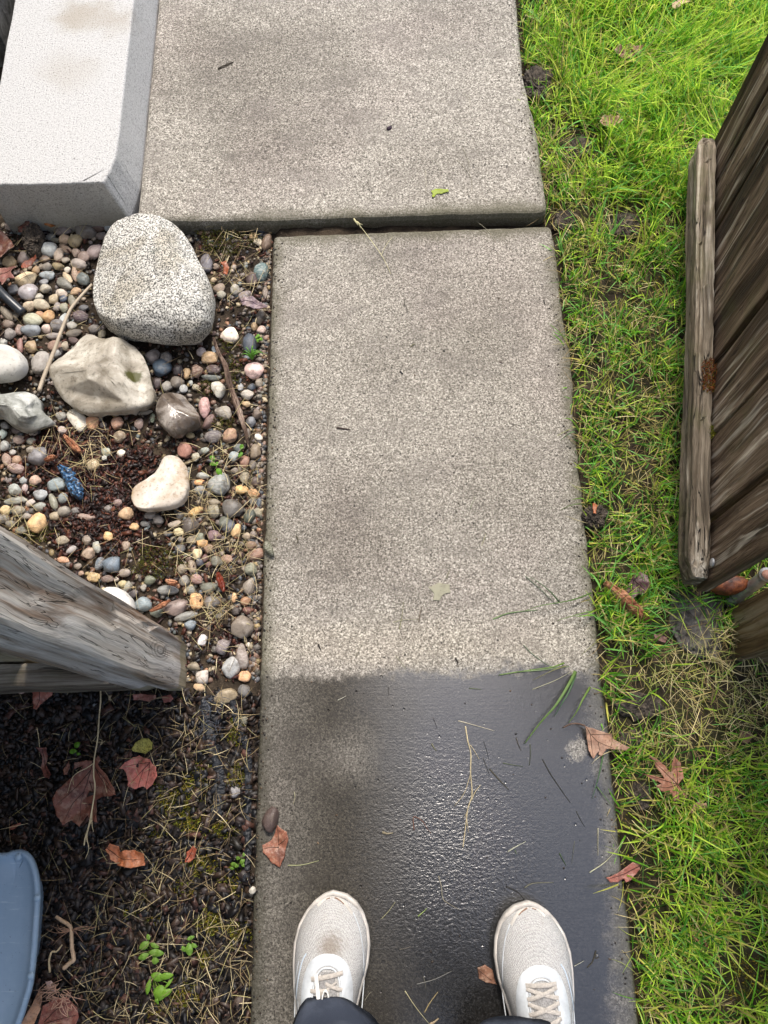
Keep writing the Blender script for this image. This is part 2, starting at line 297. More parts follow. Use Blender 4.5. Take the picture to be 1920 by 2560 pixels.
def mat_ground():
    t = NT('soil'); p = t.pos(); x, y, z = t.sep(p); a = t.noise(p, 18, 5, .65); b = t.noise(p, 170, 4, .7)
    c = t.ramp(a, [(.3, (.012, .009, .006)), (.5, (.030, .022, .015)), (.7, (.070, .052, .035))])
    c = t.mix(t.mth('MULTIPLY', t.step(b, .5, .7), .4), c, (.11, .085, .058))
    dark = t.mth('MULTIPLY', t.mth('SUBTRACT', 1.0, t.step(y, .08, .16)), t.mth('SUBTRACT', 1.0, t.step(x, -.30, -.22)))
    c = t.mix(dark, c, t.ramp(b, [(.35, (.006, .006, .007)), (.7, (.03, .025, .022))]))
    lawn = t.mth('MULTIPLY', t.step(x, .33, .42), t.step(t.noise(p, 30, 3), .35, .6))
    c = t.mix(t.mth('MULTIPLY', lawn, .6), c, (.028, .034, .009))
    far = t.step(t.mth('ADD', t.mth('ABSOLUTE', x), t.mth('ABSOLUTE', y)), 3.5, 5.5); c = t.mix(far, c, t.ramp(a, [(.3, (.04, .07, .015)), (.7, (.09, .14, .03))]))
    return t.done(c, .9, t.bump(t.mth('ADD', t.mth('MULTIPLY', b, .5), a), .9, .006), Specular_IOR_Level=.2)

# ------------------------------------------------------------------ geometry helpers
def sub_noise(v, s, seed): return mn.noise(Vector((v[0] * s + seed * 7.1, v[1] * s - seed * 3.3, v[2] * s + seed)))
def slab_mesh(outline, z0, z1, bev=.008, wob=.0015, seed=1, step=.01):
    """outline CCW list of (x,y); rounded top edge and slightly ragged sides"""
    P = []
    rc = []
    for i in range(len(outline)):                  # round the corners of the plan so that the bevel never folds over
        a, b, c_ = Vector(outline[i - 1]), Vector(outline[i]), Vector(outline[(i + 1) % len(outline)]); u, w_ = (a - b).normalized(), (c_ - b).normalized()
        if u.dot(w_) > -.9:
            r = bev * 1.8
            for q in range(7):
                t_ = q / 6; rc.append(tuple((b + u * r) * (1 - t_) ** 2 + b * 2 * t_ * (1 - t_) + (b + w_ * r) * t_ * t_))
        else: rc.append(tuple(b))
    outline = rc; n = len(outline)
    for i in range(n):
        a = Vector(outline[i]); b = Vector(outline[(i + 1) % n]); k = max(1, int((b - a).length / step)) if (b - a).length < 3 else 60
        for j in range(k): P.append(a.lerp(b, j / k))
    m = len(P); nr = []
    for i in range(m):
        d = (P[(i + 1) % m] - P[i - 1]).normalized(); nr.append(Vector((d.y, -d.x)))
    prof = [(0, z0), (0, z0 * .5 + z1 * .5 - bev), (0, z1 - bev), (-.29 * bev, z1 - .29 * bev), (-.6 * bev, z1 - .1 * bev), (-bev, z1)]
    V = []
    for (o, z) in prof:
        for i in range(m):
            k = mn.noise(Vector((P[i].x * 28, P[i].y * 28, seed))) * wob + mn.noise(Vector((P[i].x * 110, P[i].y * 110, z * 60 + seed))) * wob * .7
            q = P[i] + nr[i] * (o + k); V.append((q.x, q.y, z))
    F = []
    for r in range(len(prof) - 1):
        for i in range(m): F.append((r * m + i, r * m + (i + 1) % m, (r + 1) * m + (i + 1) % m, (r + 1) * m + i))
    b0 = (len(prof) - 1) * m; top = [Vector(V[b0 + i][:2]) for i in range(m)]
    r = delaunay_2d_cdt(top, [(i, (i + 1) % m) for i in range(m)], [], 1, 1e-7)
    o0 = len(V); V += [(q.x, q.y, z1) for q in r[0]]; F += [tuple(o0 + i for i in f) for f in r[2]]
    return V, F
def box_mesh(size, seg=(1, 1, 1), amp=0, freq=20, seed=0, bev=.003, origin=(0, 0, 0), fn=None):
    """a box with slightly softened edges, grid faces, displaced by noise; z is usually the grain"""
    bm = bmesh.new(); bmesh.ops.create_cube(bm, size=1)
    for v in bm.verts: v.co = Vector((v.co.x * size[0], v.co.y * size[1], v.co.z * size[2]))
    if bev: bmesh.ops.bevel(bm, geom=bm.edges[:], offset=bev, segments=2, affect='EDGES', profile=.6)
    for ax in range(3):
        for i in range(1, seg[ax]):
            pt = [0, 0, 0]; pt[ax] = -size[ax] / 2 + size[ax] * i / seg[ax]; no = [0, 0, 0]; no[ax] = 1
            bmesh.ops.bisect_plane(bm, geom=bm.verts[:] + bm.edges[:] + bm.faces[:], plane_co=pt, plane_no=no)
    for v in bm.verts:
        v.co += Vector(origin)
        if fn: v.co = fn(v.co)
        if amp:
            c = v.co; s = Vector((c.x * freq * 2, c.y * freq * 2, c.z * freq * .25))
            v.co += Vector((mn.noise(s + Vector((seed, 0, 0))), mn.noise(s + Vector((0, seed, 5))), 0)) * amp
    return bm
def bm_obj(name, bm, mat, parent=None, col=None, mw=None, smooth=False):
    me = bpy.data.meshes.new(name); bmesh.ops.recalc_face_normals(bm, faces=bm.faces[:]); bm.to_mesh(me); bm.free(); me.materials.append(mat)
    if smooth: me.polygons.foreach_set('use_smooth', [True] * len(me.polygons))
    o = bpy.data.objects.new(name, me); C.objects.link(o)
    if parent: o.parent = parent
    if mw is not None: o.matrix_local = mw
    if col: o.color = (*col, 1)
    return o
def spline(P, n=8):
    P = [Vector(p) for p in P]
    if len(P) < 3: return [P[0].lerp(P[-1], i / n) for i in range(n + 1)]
    Q = [P[0] * 2 - P[1]] + P + [P[-1] * 2 - P[-2]]; out = []
    for i in range(1, len(Q) - 2):
        a, b, c, d = Q[i - 1:i + 3]
        for j in range(n):
            t = j / n; out.append(.5 * ((2 * b) + (c - a) * t + (2 * a - 5 * b + 4 * c - d) * t * t + (3 * b - a - 3 * c + d) * t ** 3))
    out.append(P[-1]); return out
def tube(path, r, seg=8, flat=1.0, up=Vector((0, 0, 1)), rad=None):
    V, F = [], []; n = len(path)
    for i, p in enumerate(path):
        d = (path[min(i + 1, n - 1)] - path[max(i - 1, 0)]); d = d.normalized() if d.length > 1e-9 else Vector((0, 1, 0))
        s = d.cross(up); s = s.normalized() if s.length > 1e-4 else Vector((1, 0, 0)); u = s.cross(d).normalized()
        rr = rad(i / (n - 1)) if rad else (r[0] + (r[1] - r[0]) * i / (n - 1) if isinstance(r, tuple) else r)
        for k in range(seg):
            a = 2 * PI * k / seg; V.append(p + s * math.cos(a) * rr + u * math.sin(a) * rr * flat)
    for i in range(n - 1):
        for k in range(seg): F.append((i * seg + k, i * seg + (k + 1) % seg, (i + 1) * seg + (k + 1) % seg, (i + 1) * seg + k))
    F.append(tuple(range(seg - 1, -1, -1))); F.append(tuple((n - 1) * seg + k for k in range(seg)))
    return V, F
def merge(parts):
    V, F = [], []
    for (v, f) in parts:
        o = len(V); V += list(v); F += [tuple(i + o for i in q) for q in f]
    return V, F
def in_poly(x, y, P):
    c = False; n = len(P)
    for i in range(n):
        a, b = P[i], P[i - 1]
        if (a[1] > y) != (b[1] > y) and x < (b[0] - a[0]) * (y - a[1]) / (b[1] - a[1]) + a[0]: c = not c
    return c

# ------------------------------------------------------------------ grounds, walks, step, house
M_soil = mat_ground()
def ground_z(x, y):
    z = -.028
    if x > .345: z = -.012 - .006 * math.exp(-((x - .36) / .02) ** 2)
    elif x < -.23:
        z = -.034 if y > .14 else -.03
    if -.235 <= x <= .345 and 1.05 < y < 1.12: z = -.016
    return z
xs = sorted(set(list(np.round(np.arange(-1.3, 1.31, .014), 4)) + [-60, -30, -14, -7, -4, -2.5, -1.7, 1.7, 2.5, 4, 7, 14, 30, 60]))
ys = sorted(set(list(np.round(np.arange(-.9, 2.41, .014), 4)) + [-60, -30, -14, -7, -4, -2, -1.3, 2.8, 3.6, 5, 8, 15, 30, 60]))
V = []
for y in ys:
    for x in xs:
        k = 1 if abs(x) < 1.4 and -1 < y < 2.5 else 0
        z = ground_z(x, y) if k else -.03
        if k: z += .007 * mn.noise(Vector((x * 22, y * 22, 0))) + .004 * mn.noise(Vector((x * 70, y * 70, 3)))
        V.append((x, y, z))
nx = len(xs)
F = [(j * nx + i, j * nx + i + 1, (j + 1) * nx + i + 1, (j + 1) * nx + i) for j in range(len(ys) - 1) for i in range(nx - 1)]
o = mk('ground', V, F, M_soil); o['kind'] = 'structure'

SX0, SX1 = -.235, .354
LY1 = 1.068; UY0 = 1.100
UZ = .022
rg = random.Random(4)
edge = []
yy = -1.4
while yy < LY1 - .02:                       # the right edge of the lower slab is chipped and uneven
    edge.append((SX1 + .004 * mn.noise(Vector((yy * 9, 1, 0))) + (.006 if .70 < yy < .85 else 0), yy)); yy += .05
low = [(SX0, -1.4)] + edge + [(SX1 - .004, LY1 + .006), (SX0, LY1)]
V, F = slab_mesh(low, -.11, 0.0, .007, .0018, 1)
o = mk('path', V, F, mat_path('concrete_wet', True, SX0, SX1, -9, LY1, 1.0), smooth=False); o['kind'] = 'structure'
up = [(-.527, UY0 + .008), (SX0, UY0), (.1, UY0 - .006), (.341, UY0 - .014), (.336, 1.3), (.318, 1.46), (.320, 1.70), (.30, 2.3), (.29, 6.0), (-.527, 6.0)]
V, F = slab_mesh(up, -.11, UZ, .013, .0018, 2)
def uz(x): return .007 + .017 * max(0, min(1, (x + .25) / .55))          # the far slab has heaved on its lawn side
V = [(v[0], v[1], v[2] if v[2] < -.02 else v[2] + uz(v[0]) - UZ) for v in V]
o = mk('path', V, F, mat_path('concrete_dry', False, -.60, .34, UY0, 12, 1.06), smooth=False); o['kind'] = 'structure'

# the step: straight block with a 16 mm batter on its cast sides
stp = [(-.812, 1.196 - .075), (-.545, 1.12), (-.527, 1.2), (-.527, 5.0), (-.80, 5.0)]
V, F = slab_mesh(stp, -.1, .10, .0035, .0022, 3)
V2 = []
for v in V:
    k = max(0, v[2]) / .10; x, y, z = v
    if x > -.6: x -= .017 * k
    if y < 1.14: y += .010 * k
    V2.append((x, y, z))
o = mk('concrete_step', V2, F, mat_step(), smooth=False)
tag(o, 'pale concrete step with a beige stain, at the top left beside the walk', 'step')

M_found = mat_rock('dark_concrete', ((.05, .05, .045), (.13, .13, .12), (.23, .23, .22)), 30, .85)
M_side = mat_plain('painted_siding', (.36, .38, .38), .6)
M_roof = mat_plain('roofing', (.07, .065, .06), .85, .5, 30)
hs = thing('house', 'house with a rough dark grey foundation, at the top left corner beyond the step', 'house', (-1.1, 1.6, 0))
def abox(name, x0, x1, y0, y1, z0, z1, mat, parent=None, seg=(1, 1, 1), amp=0, freq=20, seed=0, bev=.003, col=None, smooth=False):
    c = Vector(((x0 + x1) / 2, (y0 + y1) / 2, (z0 + z1) / 2)); b = parent.location if parent else Vector((0, 0, 0))
    return bm_obj(name, box_mesh((x1 - x0, y1 - y0, z1 - z0), seg, amp, freq, seed, bev), mat, parent, col, Matrix.Translation(c - b), smooth)
abox('foundation', -1.6, -.868, 1.60, 6, -.1, .18, M_found, hs, (20, 60, 6), .012, 14, 2, .006, smooth=False)
abox('foundation', -1.6, -1.22, -5, 1.60, -.1, .22, M_found, hs, (2, 4, 2), .0, 14, 2, .01)
abox('wall', -1.6, -1.24, -5, 6, .22, 2.7, M_side, hs)
abox('roof', -4.0, -1.15, -5.4, 6.4, 2.7, 2.82, M_roof, hs)  # wall and roof are unseen, added to block sky reflection at left

# ------------------------------------------------------------------ left post and fence
M_post = mat_wood('silvered_wood', ((.26, .19, .13), (.45, .405, .36), (.60, .565, .525), (.74, .71, .675)), .8, .05, 2, .042, .85, .7)
M_fence = mat_wood('fence_wood', ((.05, .035, .022), (.15, .115, .08), (.28, .24, .185), (.42, .38, .31)), 1.0, .25, 0)
M_gate = mat_wood('dark_gate_wood', ((.014, .008, .004), (.075, .045, .025), (.21, .15, .10), (.62, .56, .46)), 2.0, .22, 2, None, .85, .6)
M_batten = mat_wood('old_batten_wood', ((.028, .02, .012), (.10, .078, .052), (.22, .18, .13), (.62, .57, .47)), 2.2, .35, 1)
M_postr = mat_wood('mossy_post_wood', ((.035, .022, .010), (.12, .075, .035), (.27, .185, .10), (.42, .34, .24)), 1.0, .45, 2, .03)
def post_fn(v):
    return Vector((v.x, v.y, v.z))
bm = box_mesh((.093, .095, 1.95), (7, 7, 60), .0035, 22, 3, .007, (0, 0, .955))
# a check running up the south side and a rounded, worn arris
for v in bm.verts:
    if abs(v.co.x) < .012 and v.co.y < -.044: v.co.y += .005
    if v.co.x > .035 and v.co.y > .035: v.co.x -= .006 * (1 + mn.noise(v.co * 9)); v.co.y -= .006
    if v.co.x > .042 and abs(v.co.y - .012 - .01 * math.sin(v.co.z * 7)) < .012: v.co.x -= .004
po = bm_obj('gate_post', bm, M_post, None, None, Matrix.Translation((-.418, .184, -.02)) @ Matrix.Rotation(R_(-1.5), 4, 'Z'), False)
tag(po, 'silver grey square wooden gate post on the left, between gravel and dark mulch', 'post')
fl = thing('wooden_fence', 'weathered wooden fence with a pale low rail behind the left gate post', 'fence', (-.8, .15, 0))
bm = box_mesh((.90, .038, .110), (40, 2, 4), .002, 12, 7, .004)
bm_obj('rail', bm, M_fence, fl, None, Matrix.Translation((-.115, .006, .030)))
bm = box_mesh((.90, .038, .088), (10, 1, 1), .002, 12, 7, .004)
bm_obj('rail', bm, M_fence, fl, None, Matrix.Translation((-.11, -.024, 1.45)))
for k in range(6):
    bm = box_mesh((.135, .018, 1.75), (3, 1, 30), .003, 16, 11 + k, .003)
    bm_obj('board', bm, M_post if k % 2 else M_gate, fl, None, Matrix.Translation((.262 - k * .140, .038, .90)))

# ------------------------------------------------------------------ right: open gate, post, fence beyond
A = G(1792, 335, .115); B = G(1770, 1446, .105)          # upper right corner line of the batten, far and near end
dA = Vector((A.x - B.x, A.y - B.y, 0)); gl = dA.length; dA.normalize(); gang = math.atan2(dA.x, dA.y)
gt = thing('wooden_gate', 'dark brown wooden gate of upright boards with a low batten, at the right', 'gate', (B.x, B.y, 0))
gt.rotation_euler = (0, 0, -gang)
# local frame: y runs along the gate away from the hinge, x>0 is behind the batten
def bat_fn(v):
    e = (abs(v.y - gl / 2) - (gl / 2 - .05)) / .05
    if e > 0: v.x *= 1 - .35 * e * e; v.z -= .012 * e * e
    return v
bm = box_mesh((.036, gl, .052), (7, 130, 7), 0, 20, 0, .0015, (-.018, gl / 2, 0), bat_fn)
for v in bm.verts:
    c = v.co; v.co += Vector((mn.noise(Vector((c.x * 60, c.y * 4, c.z * 60))), 0, mn.noise(Vector((c.x * 90, c.y * 5, c.z * 60 + 9))))) * .0045 + Vector((mn.noise(Vector((c.x * 200, c.y * 40, c.z * 200))), 0, mn.noise(Vector((c.x * 200, c.y * 40 + 5, c.z * 200))))) * .0018
    if abs(c.x + .020) < .0045 and c.z > .02: v.co.z -= .006
    if abs(c.z + .004) < .008 and c.x < -.03: v.co.x += .0035
bm_obj('batten', bm, M_batten, gt, None, Matrix.Translation((0, 0, .089)))
yb = [-.012, .105, .255, .40, .545, .695, .80, gl + .012]
for i in range(len(yb) - 1):
    wd = yb[i + 1] - yb[i] - .009; rr = random.Random(i)
    bm = box_mesh((.019, wd, 1.72), (2, 6, 60), .002, 14, 21 + i, .003, (0, 0, .86))
    for v in bm.verts: v.co.x += .0045 * mn.noise(Vector((v.co.y * 14, v.co.z * 2.3, i * 3.1))) + .0025 * mn.noise(Vector((v.co.y * 60, v.co.z * 3.3, i)))
    ob = bm_obj('board', bm, M_gate, gt, None, Matrix.Translation((.0115 + rr.uniform(-.001, .002), (yb[i] + yb[i + 1]) / 2, .045 + rr.uniform(-.004, .006))) @ Matrix.Rotation(rr.uniform(-.025, .025), 4, 'Z'))
bm = box_mesh((.036, gl, .07), (1, 6, 1), .002, 20, 4, .004, (-.018, gl / 2, 0)); bm_obj('batten', bm, M_batten, gt, None, Matrix.Translation((0, 0, 1.45)))
M_galv = mat_plain('galvanized_steel', (.42, .43, .44), .45, .45, 90, .5, .25); M_galv.node_tree.nodes['Principled BSDF'].inputs['Metallic'].default_value = .55
M_rust = mat_rock('rusty_iron', ((.03, .008, .003), (.12, .03, .008), (.28, .09, .03)), 60, .55)
# bolt head and rusty hinge knuckle on the hinge side board
bm = bmesh.new(); bmesh.ops.create_uvsphere(bm, u_segments=16, v_segments=8, radius=.0075)
bm_obj('bolt_head', bm, M_galv, gt, None, Matrix.Translation((-.001, .022, .125)) @ Matrix.Scale(.45, 4, (1, 0, 0)), True)
# galvanised pipe
a = GS('k', 900, 1190, .0)
def zfit(base, px, py):
    best = min((abs(PX(base.x, base.y, z)[0] - px) + abs(PX(base.x, base.y, z)[1] - py), z) for z in np.arange(0, .6, .005)); return best[1]
top = GS('k', 1300, 880, .075)
V, F = tube([Vector((a.x, a.y, -.05)), Vector((a.x, a.y, .0)), top], .0105, 20)
pv = thing('metal_pipe', 'short galvanised metal pipe with an open end, standing against the right post', 'pipe', (0, 0, 0))
mk('pipe', V, F[:-1], M_galv, pv); V, F = tube([top + Vector((0, 0, -.006)), top + Vector((0, 0, .0015))], .0125, 20)
Vi, Fi = tube([top + Vector((0, 0, .0008)), top + Vector((0, 0, .0022))], .0085, 20); mk('pipe_collar', V, F, M_galv, pv); mk('pipe_core', Vi, Fi, mat_plain('rust_pink', (.30, .16, .12), .7, .4), pv)
# right post
bm = box_mesh((.095, .098, 1.95), (6, 6, 60), .003, 20, 9, .008, (0, 0, .955))
for v in bm.verts:
    if abs(v.co.x + .012) < .012 and v.co.y < -.044: v.co.y += .006
    if abs(v.co.y + .02) < .01 and v.co.x < -.044: v.co.x += .005
pr = G(1834, 1658, 0); pr2 = G(1850, 1520, 0)
po = bm_obj('gate_post', bm, M_postr, None, None, Matrix.Translation((.0475 + .590, .0475 + .160, -.02)) @ Matrix.Rotation(R_(-6), 4, 'Z'))
tag(po, 'brown mossy wooden gate post at the right edge, below the metal pipe', 'post')
M_foot = mat_rock('post_footing_concrete', ((.035, .03, .025), (.09, .08, .07), (.17, .155, .135)), 60, .95)
def lump(name, outline, H, zc, mat, seed=1, rough=.08, e=.8, flat=.0, nt_=72, npz=24, fine=.0, parent=None, tilt=(0, 0), cuts=0, sc=1.0):
    """a stone: outline (x,y) at its widest, domed above and rounded under"""
    P = [Vector((p[0], p[1])) for p in outline]; c = sum(P, Vector((0, 0))) / len(P); pl = [(p.x, p.y) for p in P]; V, F = [], []
    rad = []
    for k in range(nt_):
        a = 2 * PI * k / nt_; d = (math.cos(a), math.sin(a)); best = 0
        for i in range(len(pl)):
            ax, ay = pl[i - 1][0] - c.x, pl[i - 1][1] - c.y; bx, by = pl[i][0] - c.x, pl[i][1] - c.y
            ex, ey = bx - ax, by - ay; den = d[0] * ey - d[1] * ex
            if abs(den) < 1e-12: continue
            t = (ax * ey - ay * ex) / den; s = (ax * d[1] - ay * d[0]) / den
            if t > 0 and -1e-6 <= s <= 1 + 1e-6: best = max(best, t)
        rad.append(best)
    rad = [(rad[k - 1] + 2 * rad[k] + rad[(k + 1) % nt_]) / 4 * sc for k in range(nt_)]; mr = sum(rad) / nt_
    rc = random.Random(seed * 13 + 1); CU = []
    for i in range(cuts):
        a = rc.uniform(0, 6.28); el = rc.uniform(.25, 1.2); CU.append((Vector((math.cos(a) * math.cos(el), math.sin(a) * math.cos(el), math.sin(el))), rc.uniform(.55, .85)))
    for j in range(npz + 1):
        ph = -PI / 2 + PI * j / npz; cz = math.copysign(abs(math.sin(ph)) ** e, ph) * (H * .55 if ph > 0 else H * .45); cr = abs(math.cos(ph)) ** (e * .85)
        for k in range(nt_):
            a = 2 * PI * k / nt_; x = math.cos(a) * rad[k] * cr; y = math.sin(a) * rad[k] * cr
            q = Vector((x / mr, y / mr, cz / mr)); nn = mn.noise(q * 1.3 + Vector((seed, 0, 0))) * rough + mn.noise(q * 3.1 + Vector((0, seed, 0))) * rough * .5 + mn.noise(q * 9 + Vector((0, 0, seed))) * (rough * .12 + fine)
            k2 = 1 + nn * (1 if cr > 0 else 1); kk = 1 + nn * min(1, abs(math.sin(ph)) * 1.6)
            X, Y, Z = x * kk, y * kk, cz * k2
            if CU:
                rk = rad[k]; qq = Vector((X / rk, Y / rk, Z / (H * .6)))
                for nv, dd in CU:
                    t = qq.dot(nv) - dd
                    if t > 0: qq -= nv * t * .92 * (1 if cz > 0 else .3)
                w3 = min(1, max(0, cz / (H * .12))); qq2 = Vector((X / rk, Y / rk, Z / (H * .6))).lerp(qq, w3); X, Y, Z = qq2.x * rk, qq2.y * rk, qq2.z * H * .6
            V.append((c.x + X, c.y + Y, zc + Z + tilt[0] * x + tilt[1] * y))
    for j in range(npz):
        for k in range(nt_): F.append((j * nt_ + k, j * nt_ + (k + 1) % nt_, (j + 1) * nt_ + (k + 1) % nt_, (j + 1) * nt_ + k))
    return mk(name, V, F, mat, parent)
def cropoutline(c, pts, z): return [GS(c, x, y, z) for x, y in pts]
o = lump('post_footing', cropoutline('t', [(1030, 1270), (1180, 1230), (1330, 1300), (1390, 1420), (1380, 1600), (1340, 1720), (1200, 1730), (1080, 1650), (1010, 1480)], 0), .03, -.017, M_foot, 5, .16, .6, 0, 70, 24, .25)
hg = lump('hinge', cropoutline('k', [(590,985),(700,905),(790,850),(900,900),(1000,930),(1100,950),(1060,1030),(990,1090),(860,1125),(740,1100),(640,1060)], .035), .035, .035, M_rust, 8, .12, .7, 0, 40, 16)
hg.parent = gt; hg.matrix_parent_inverse = gt.matrix_basis.inverted()
tag(o, 'rough lump of grey concrete footing showing through straw at the foot of the right post', 'footing')
fr = thing('wooden_fence', 'wooden fence running on to the right of the mossy gate post, mostly outside the frame', 'fence', (1.2, .18, 0))  # unseen stretch of fence, added for its shading and reflection
for k in range(6): bm_obj('board', box_mesh((.135, .018, 1.75), (1, 1, 4), .001, 16, 31 + k, .003), M_gate, fr, None, Matrix.Translation((-.42 + k * .14, .03, .92)))
bm_obj('rail', box_mesh((.9, .038, .088), (4, 1, 1), 0, 12, 0, .004), M_gate, fr, None, Matrix.Translation((-.06, 0, 1.4)))

# ------------------------------------------------------------------ big stones in the gravel bed
ZB = -.03
OUT = {
 'boulder': ('a', [(850,107),(960,115),(1040,145),(1100,200),(1150,280),(1185,360),(1230,440),(1265,520),(1280,600),(1275,680),(1255,760),(1210,810),(1150,845),(1050,853),(950,845),(850,830),(760,815),(680,790),(620,750),(580,700),(560,640),(548,560),(555,470),(575,390),(600,300),(630,220),(680,160),(750,125)]),
 'rock': ('b', [(520,-25),(560,-20),(610,10),(650,15),(700,5),(740,8),(800,40),(850,100),(880,170),(890,230),(905,290),(912,340),(895,380),(820,405),(700,420),(570,430),(500,430),(430,395),(370,350),(330,290),(305,230),(300,190),(340,140),(400,90),(440,50),(480,0)]),
 'grey': ('b', [(0,325),(80,310),(150,305),(210,325),(240,370),(240,410),(280,450),(325,485),(270,510),(200,530),(120,525),(60,500),(0,450),(-120,440),(-140,340)]),
 'shiny': ('b', [(1040,312),(1090,330),(1120,370),(1150,400),(1185,450),(1185,500),(1150,530),(1110,545),(1080,575),(1030,580),(990,550),(950,510),(930,460),(935,400),(970,350),(1005,320)]),
 'heart': ('b', [(1015,680),(1060,695),(1100,740),(1115,800),(1118,870),(1110,930),(1080,975),(1020,1000),(940,1010),(860,1015),(810,1000),(785,950),(785,900),(800,865),(860,830),(920,785),(950,740),(960,700),(985,685)]),
 'white': ('a', [(163,985),(155,940),(120,900),(60,872),(0,868),(-80,890),(-110,960),(-90,1040),(-20,1078),(50,1072),(110,1055),(150,1025)]),
 'half': ('c', [(640,520),(700,520),(750,545),(790,590),(803,640),(780,690),(720,720),(640,700),(600,640),(600,560)]),
}
def stone(key, name, H, z, mat, label, cat, **k):
    c, pts = OUT[key]; o = lump(name, cropoutline(c, pts, z), H, z, mat, **k); tag(o, label, cat); return o
stone('boulder', 'boulder', .118, .020, mat_granite(), 'large rounded speckled granite boulder between the concrete step and the walk', 'boulder', seed=3, rough=.07, e=.80, nt_=140, npz=70, fine=.02, sc=.975, cuts=3)
mo = GS('b', 775, 185, .03)
stone('rock', 'rock', .085, .004, mat_rock('tan_rock', ((.17, .145, .105), (.34, .31, .255), (.56, .53, .46)), 16, .6, (mo.x, mo.y, .014)), 'broad greyish tan rock with a small dark moss spot, below the granite boulder', 'rock', seed=9, rough=.15, e=.6, nt_=130, npz=60, fine=.05, cuts=9)
stone('grey', 'rock', .06, .0, mat_rock('green_grey_rock', ((.15, .155, .135), (.30, .31, .285), (.50, .505, .475)), 26, .55), 'jagged pale green grey rock at the left edge, left of the tan rock', 'rock', seed=14, rough=.2, e=.55, nt_=110, npz=50, fine=.05, cuts=8)
stone('shiny', 'stone', .05, -.003, mat_rock('brown_wet_stone', ((.045, .033, .025), (.12, .095, .075), (.30, .27, .24)), 22, .14), 'wet shiny brown stone at the lower right of the tan rock', 'stone', seed=21, rough=.14, e=.7, cuts=1)
stone('heart', 'stone', .030, -.006, mat_rock('cream_stone', ((.30, .20, .10), (.48, .42, .35), (.60, .56, .50)), 14, .6), 'flat pale curved stone shaped like a kidney, lying on red brown mulch', 'stone', seed=25, rough=.04, e=.38, cuts=3, fine=.03)
stone('white', 'stone', .05, -.002, mat_rock('white_stone', ((.42, .40, .36), (.55, .54, .50), (.64, .63, .60)), 9, .6), 'smooth white stone cut off by the left edge, above the green grey rock', 'stone', seed=28, rough=.03, e=.75)
stone('half', 'stone', .05, -.005, mat_rock('white_stone_two', ((.42, .40, .36), (.56, .55, .51), (.66, .65, .62)), 9, .6), 'white rounded stone half hidden behind the left gate post', 'stone', seed=31, rough=.03, e=.8)

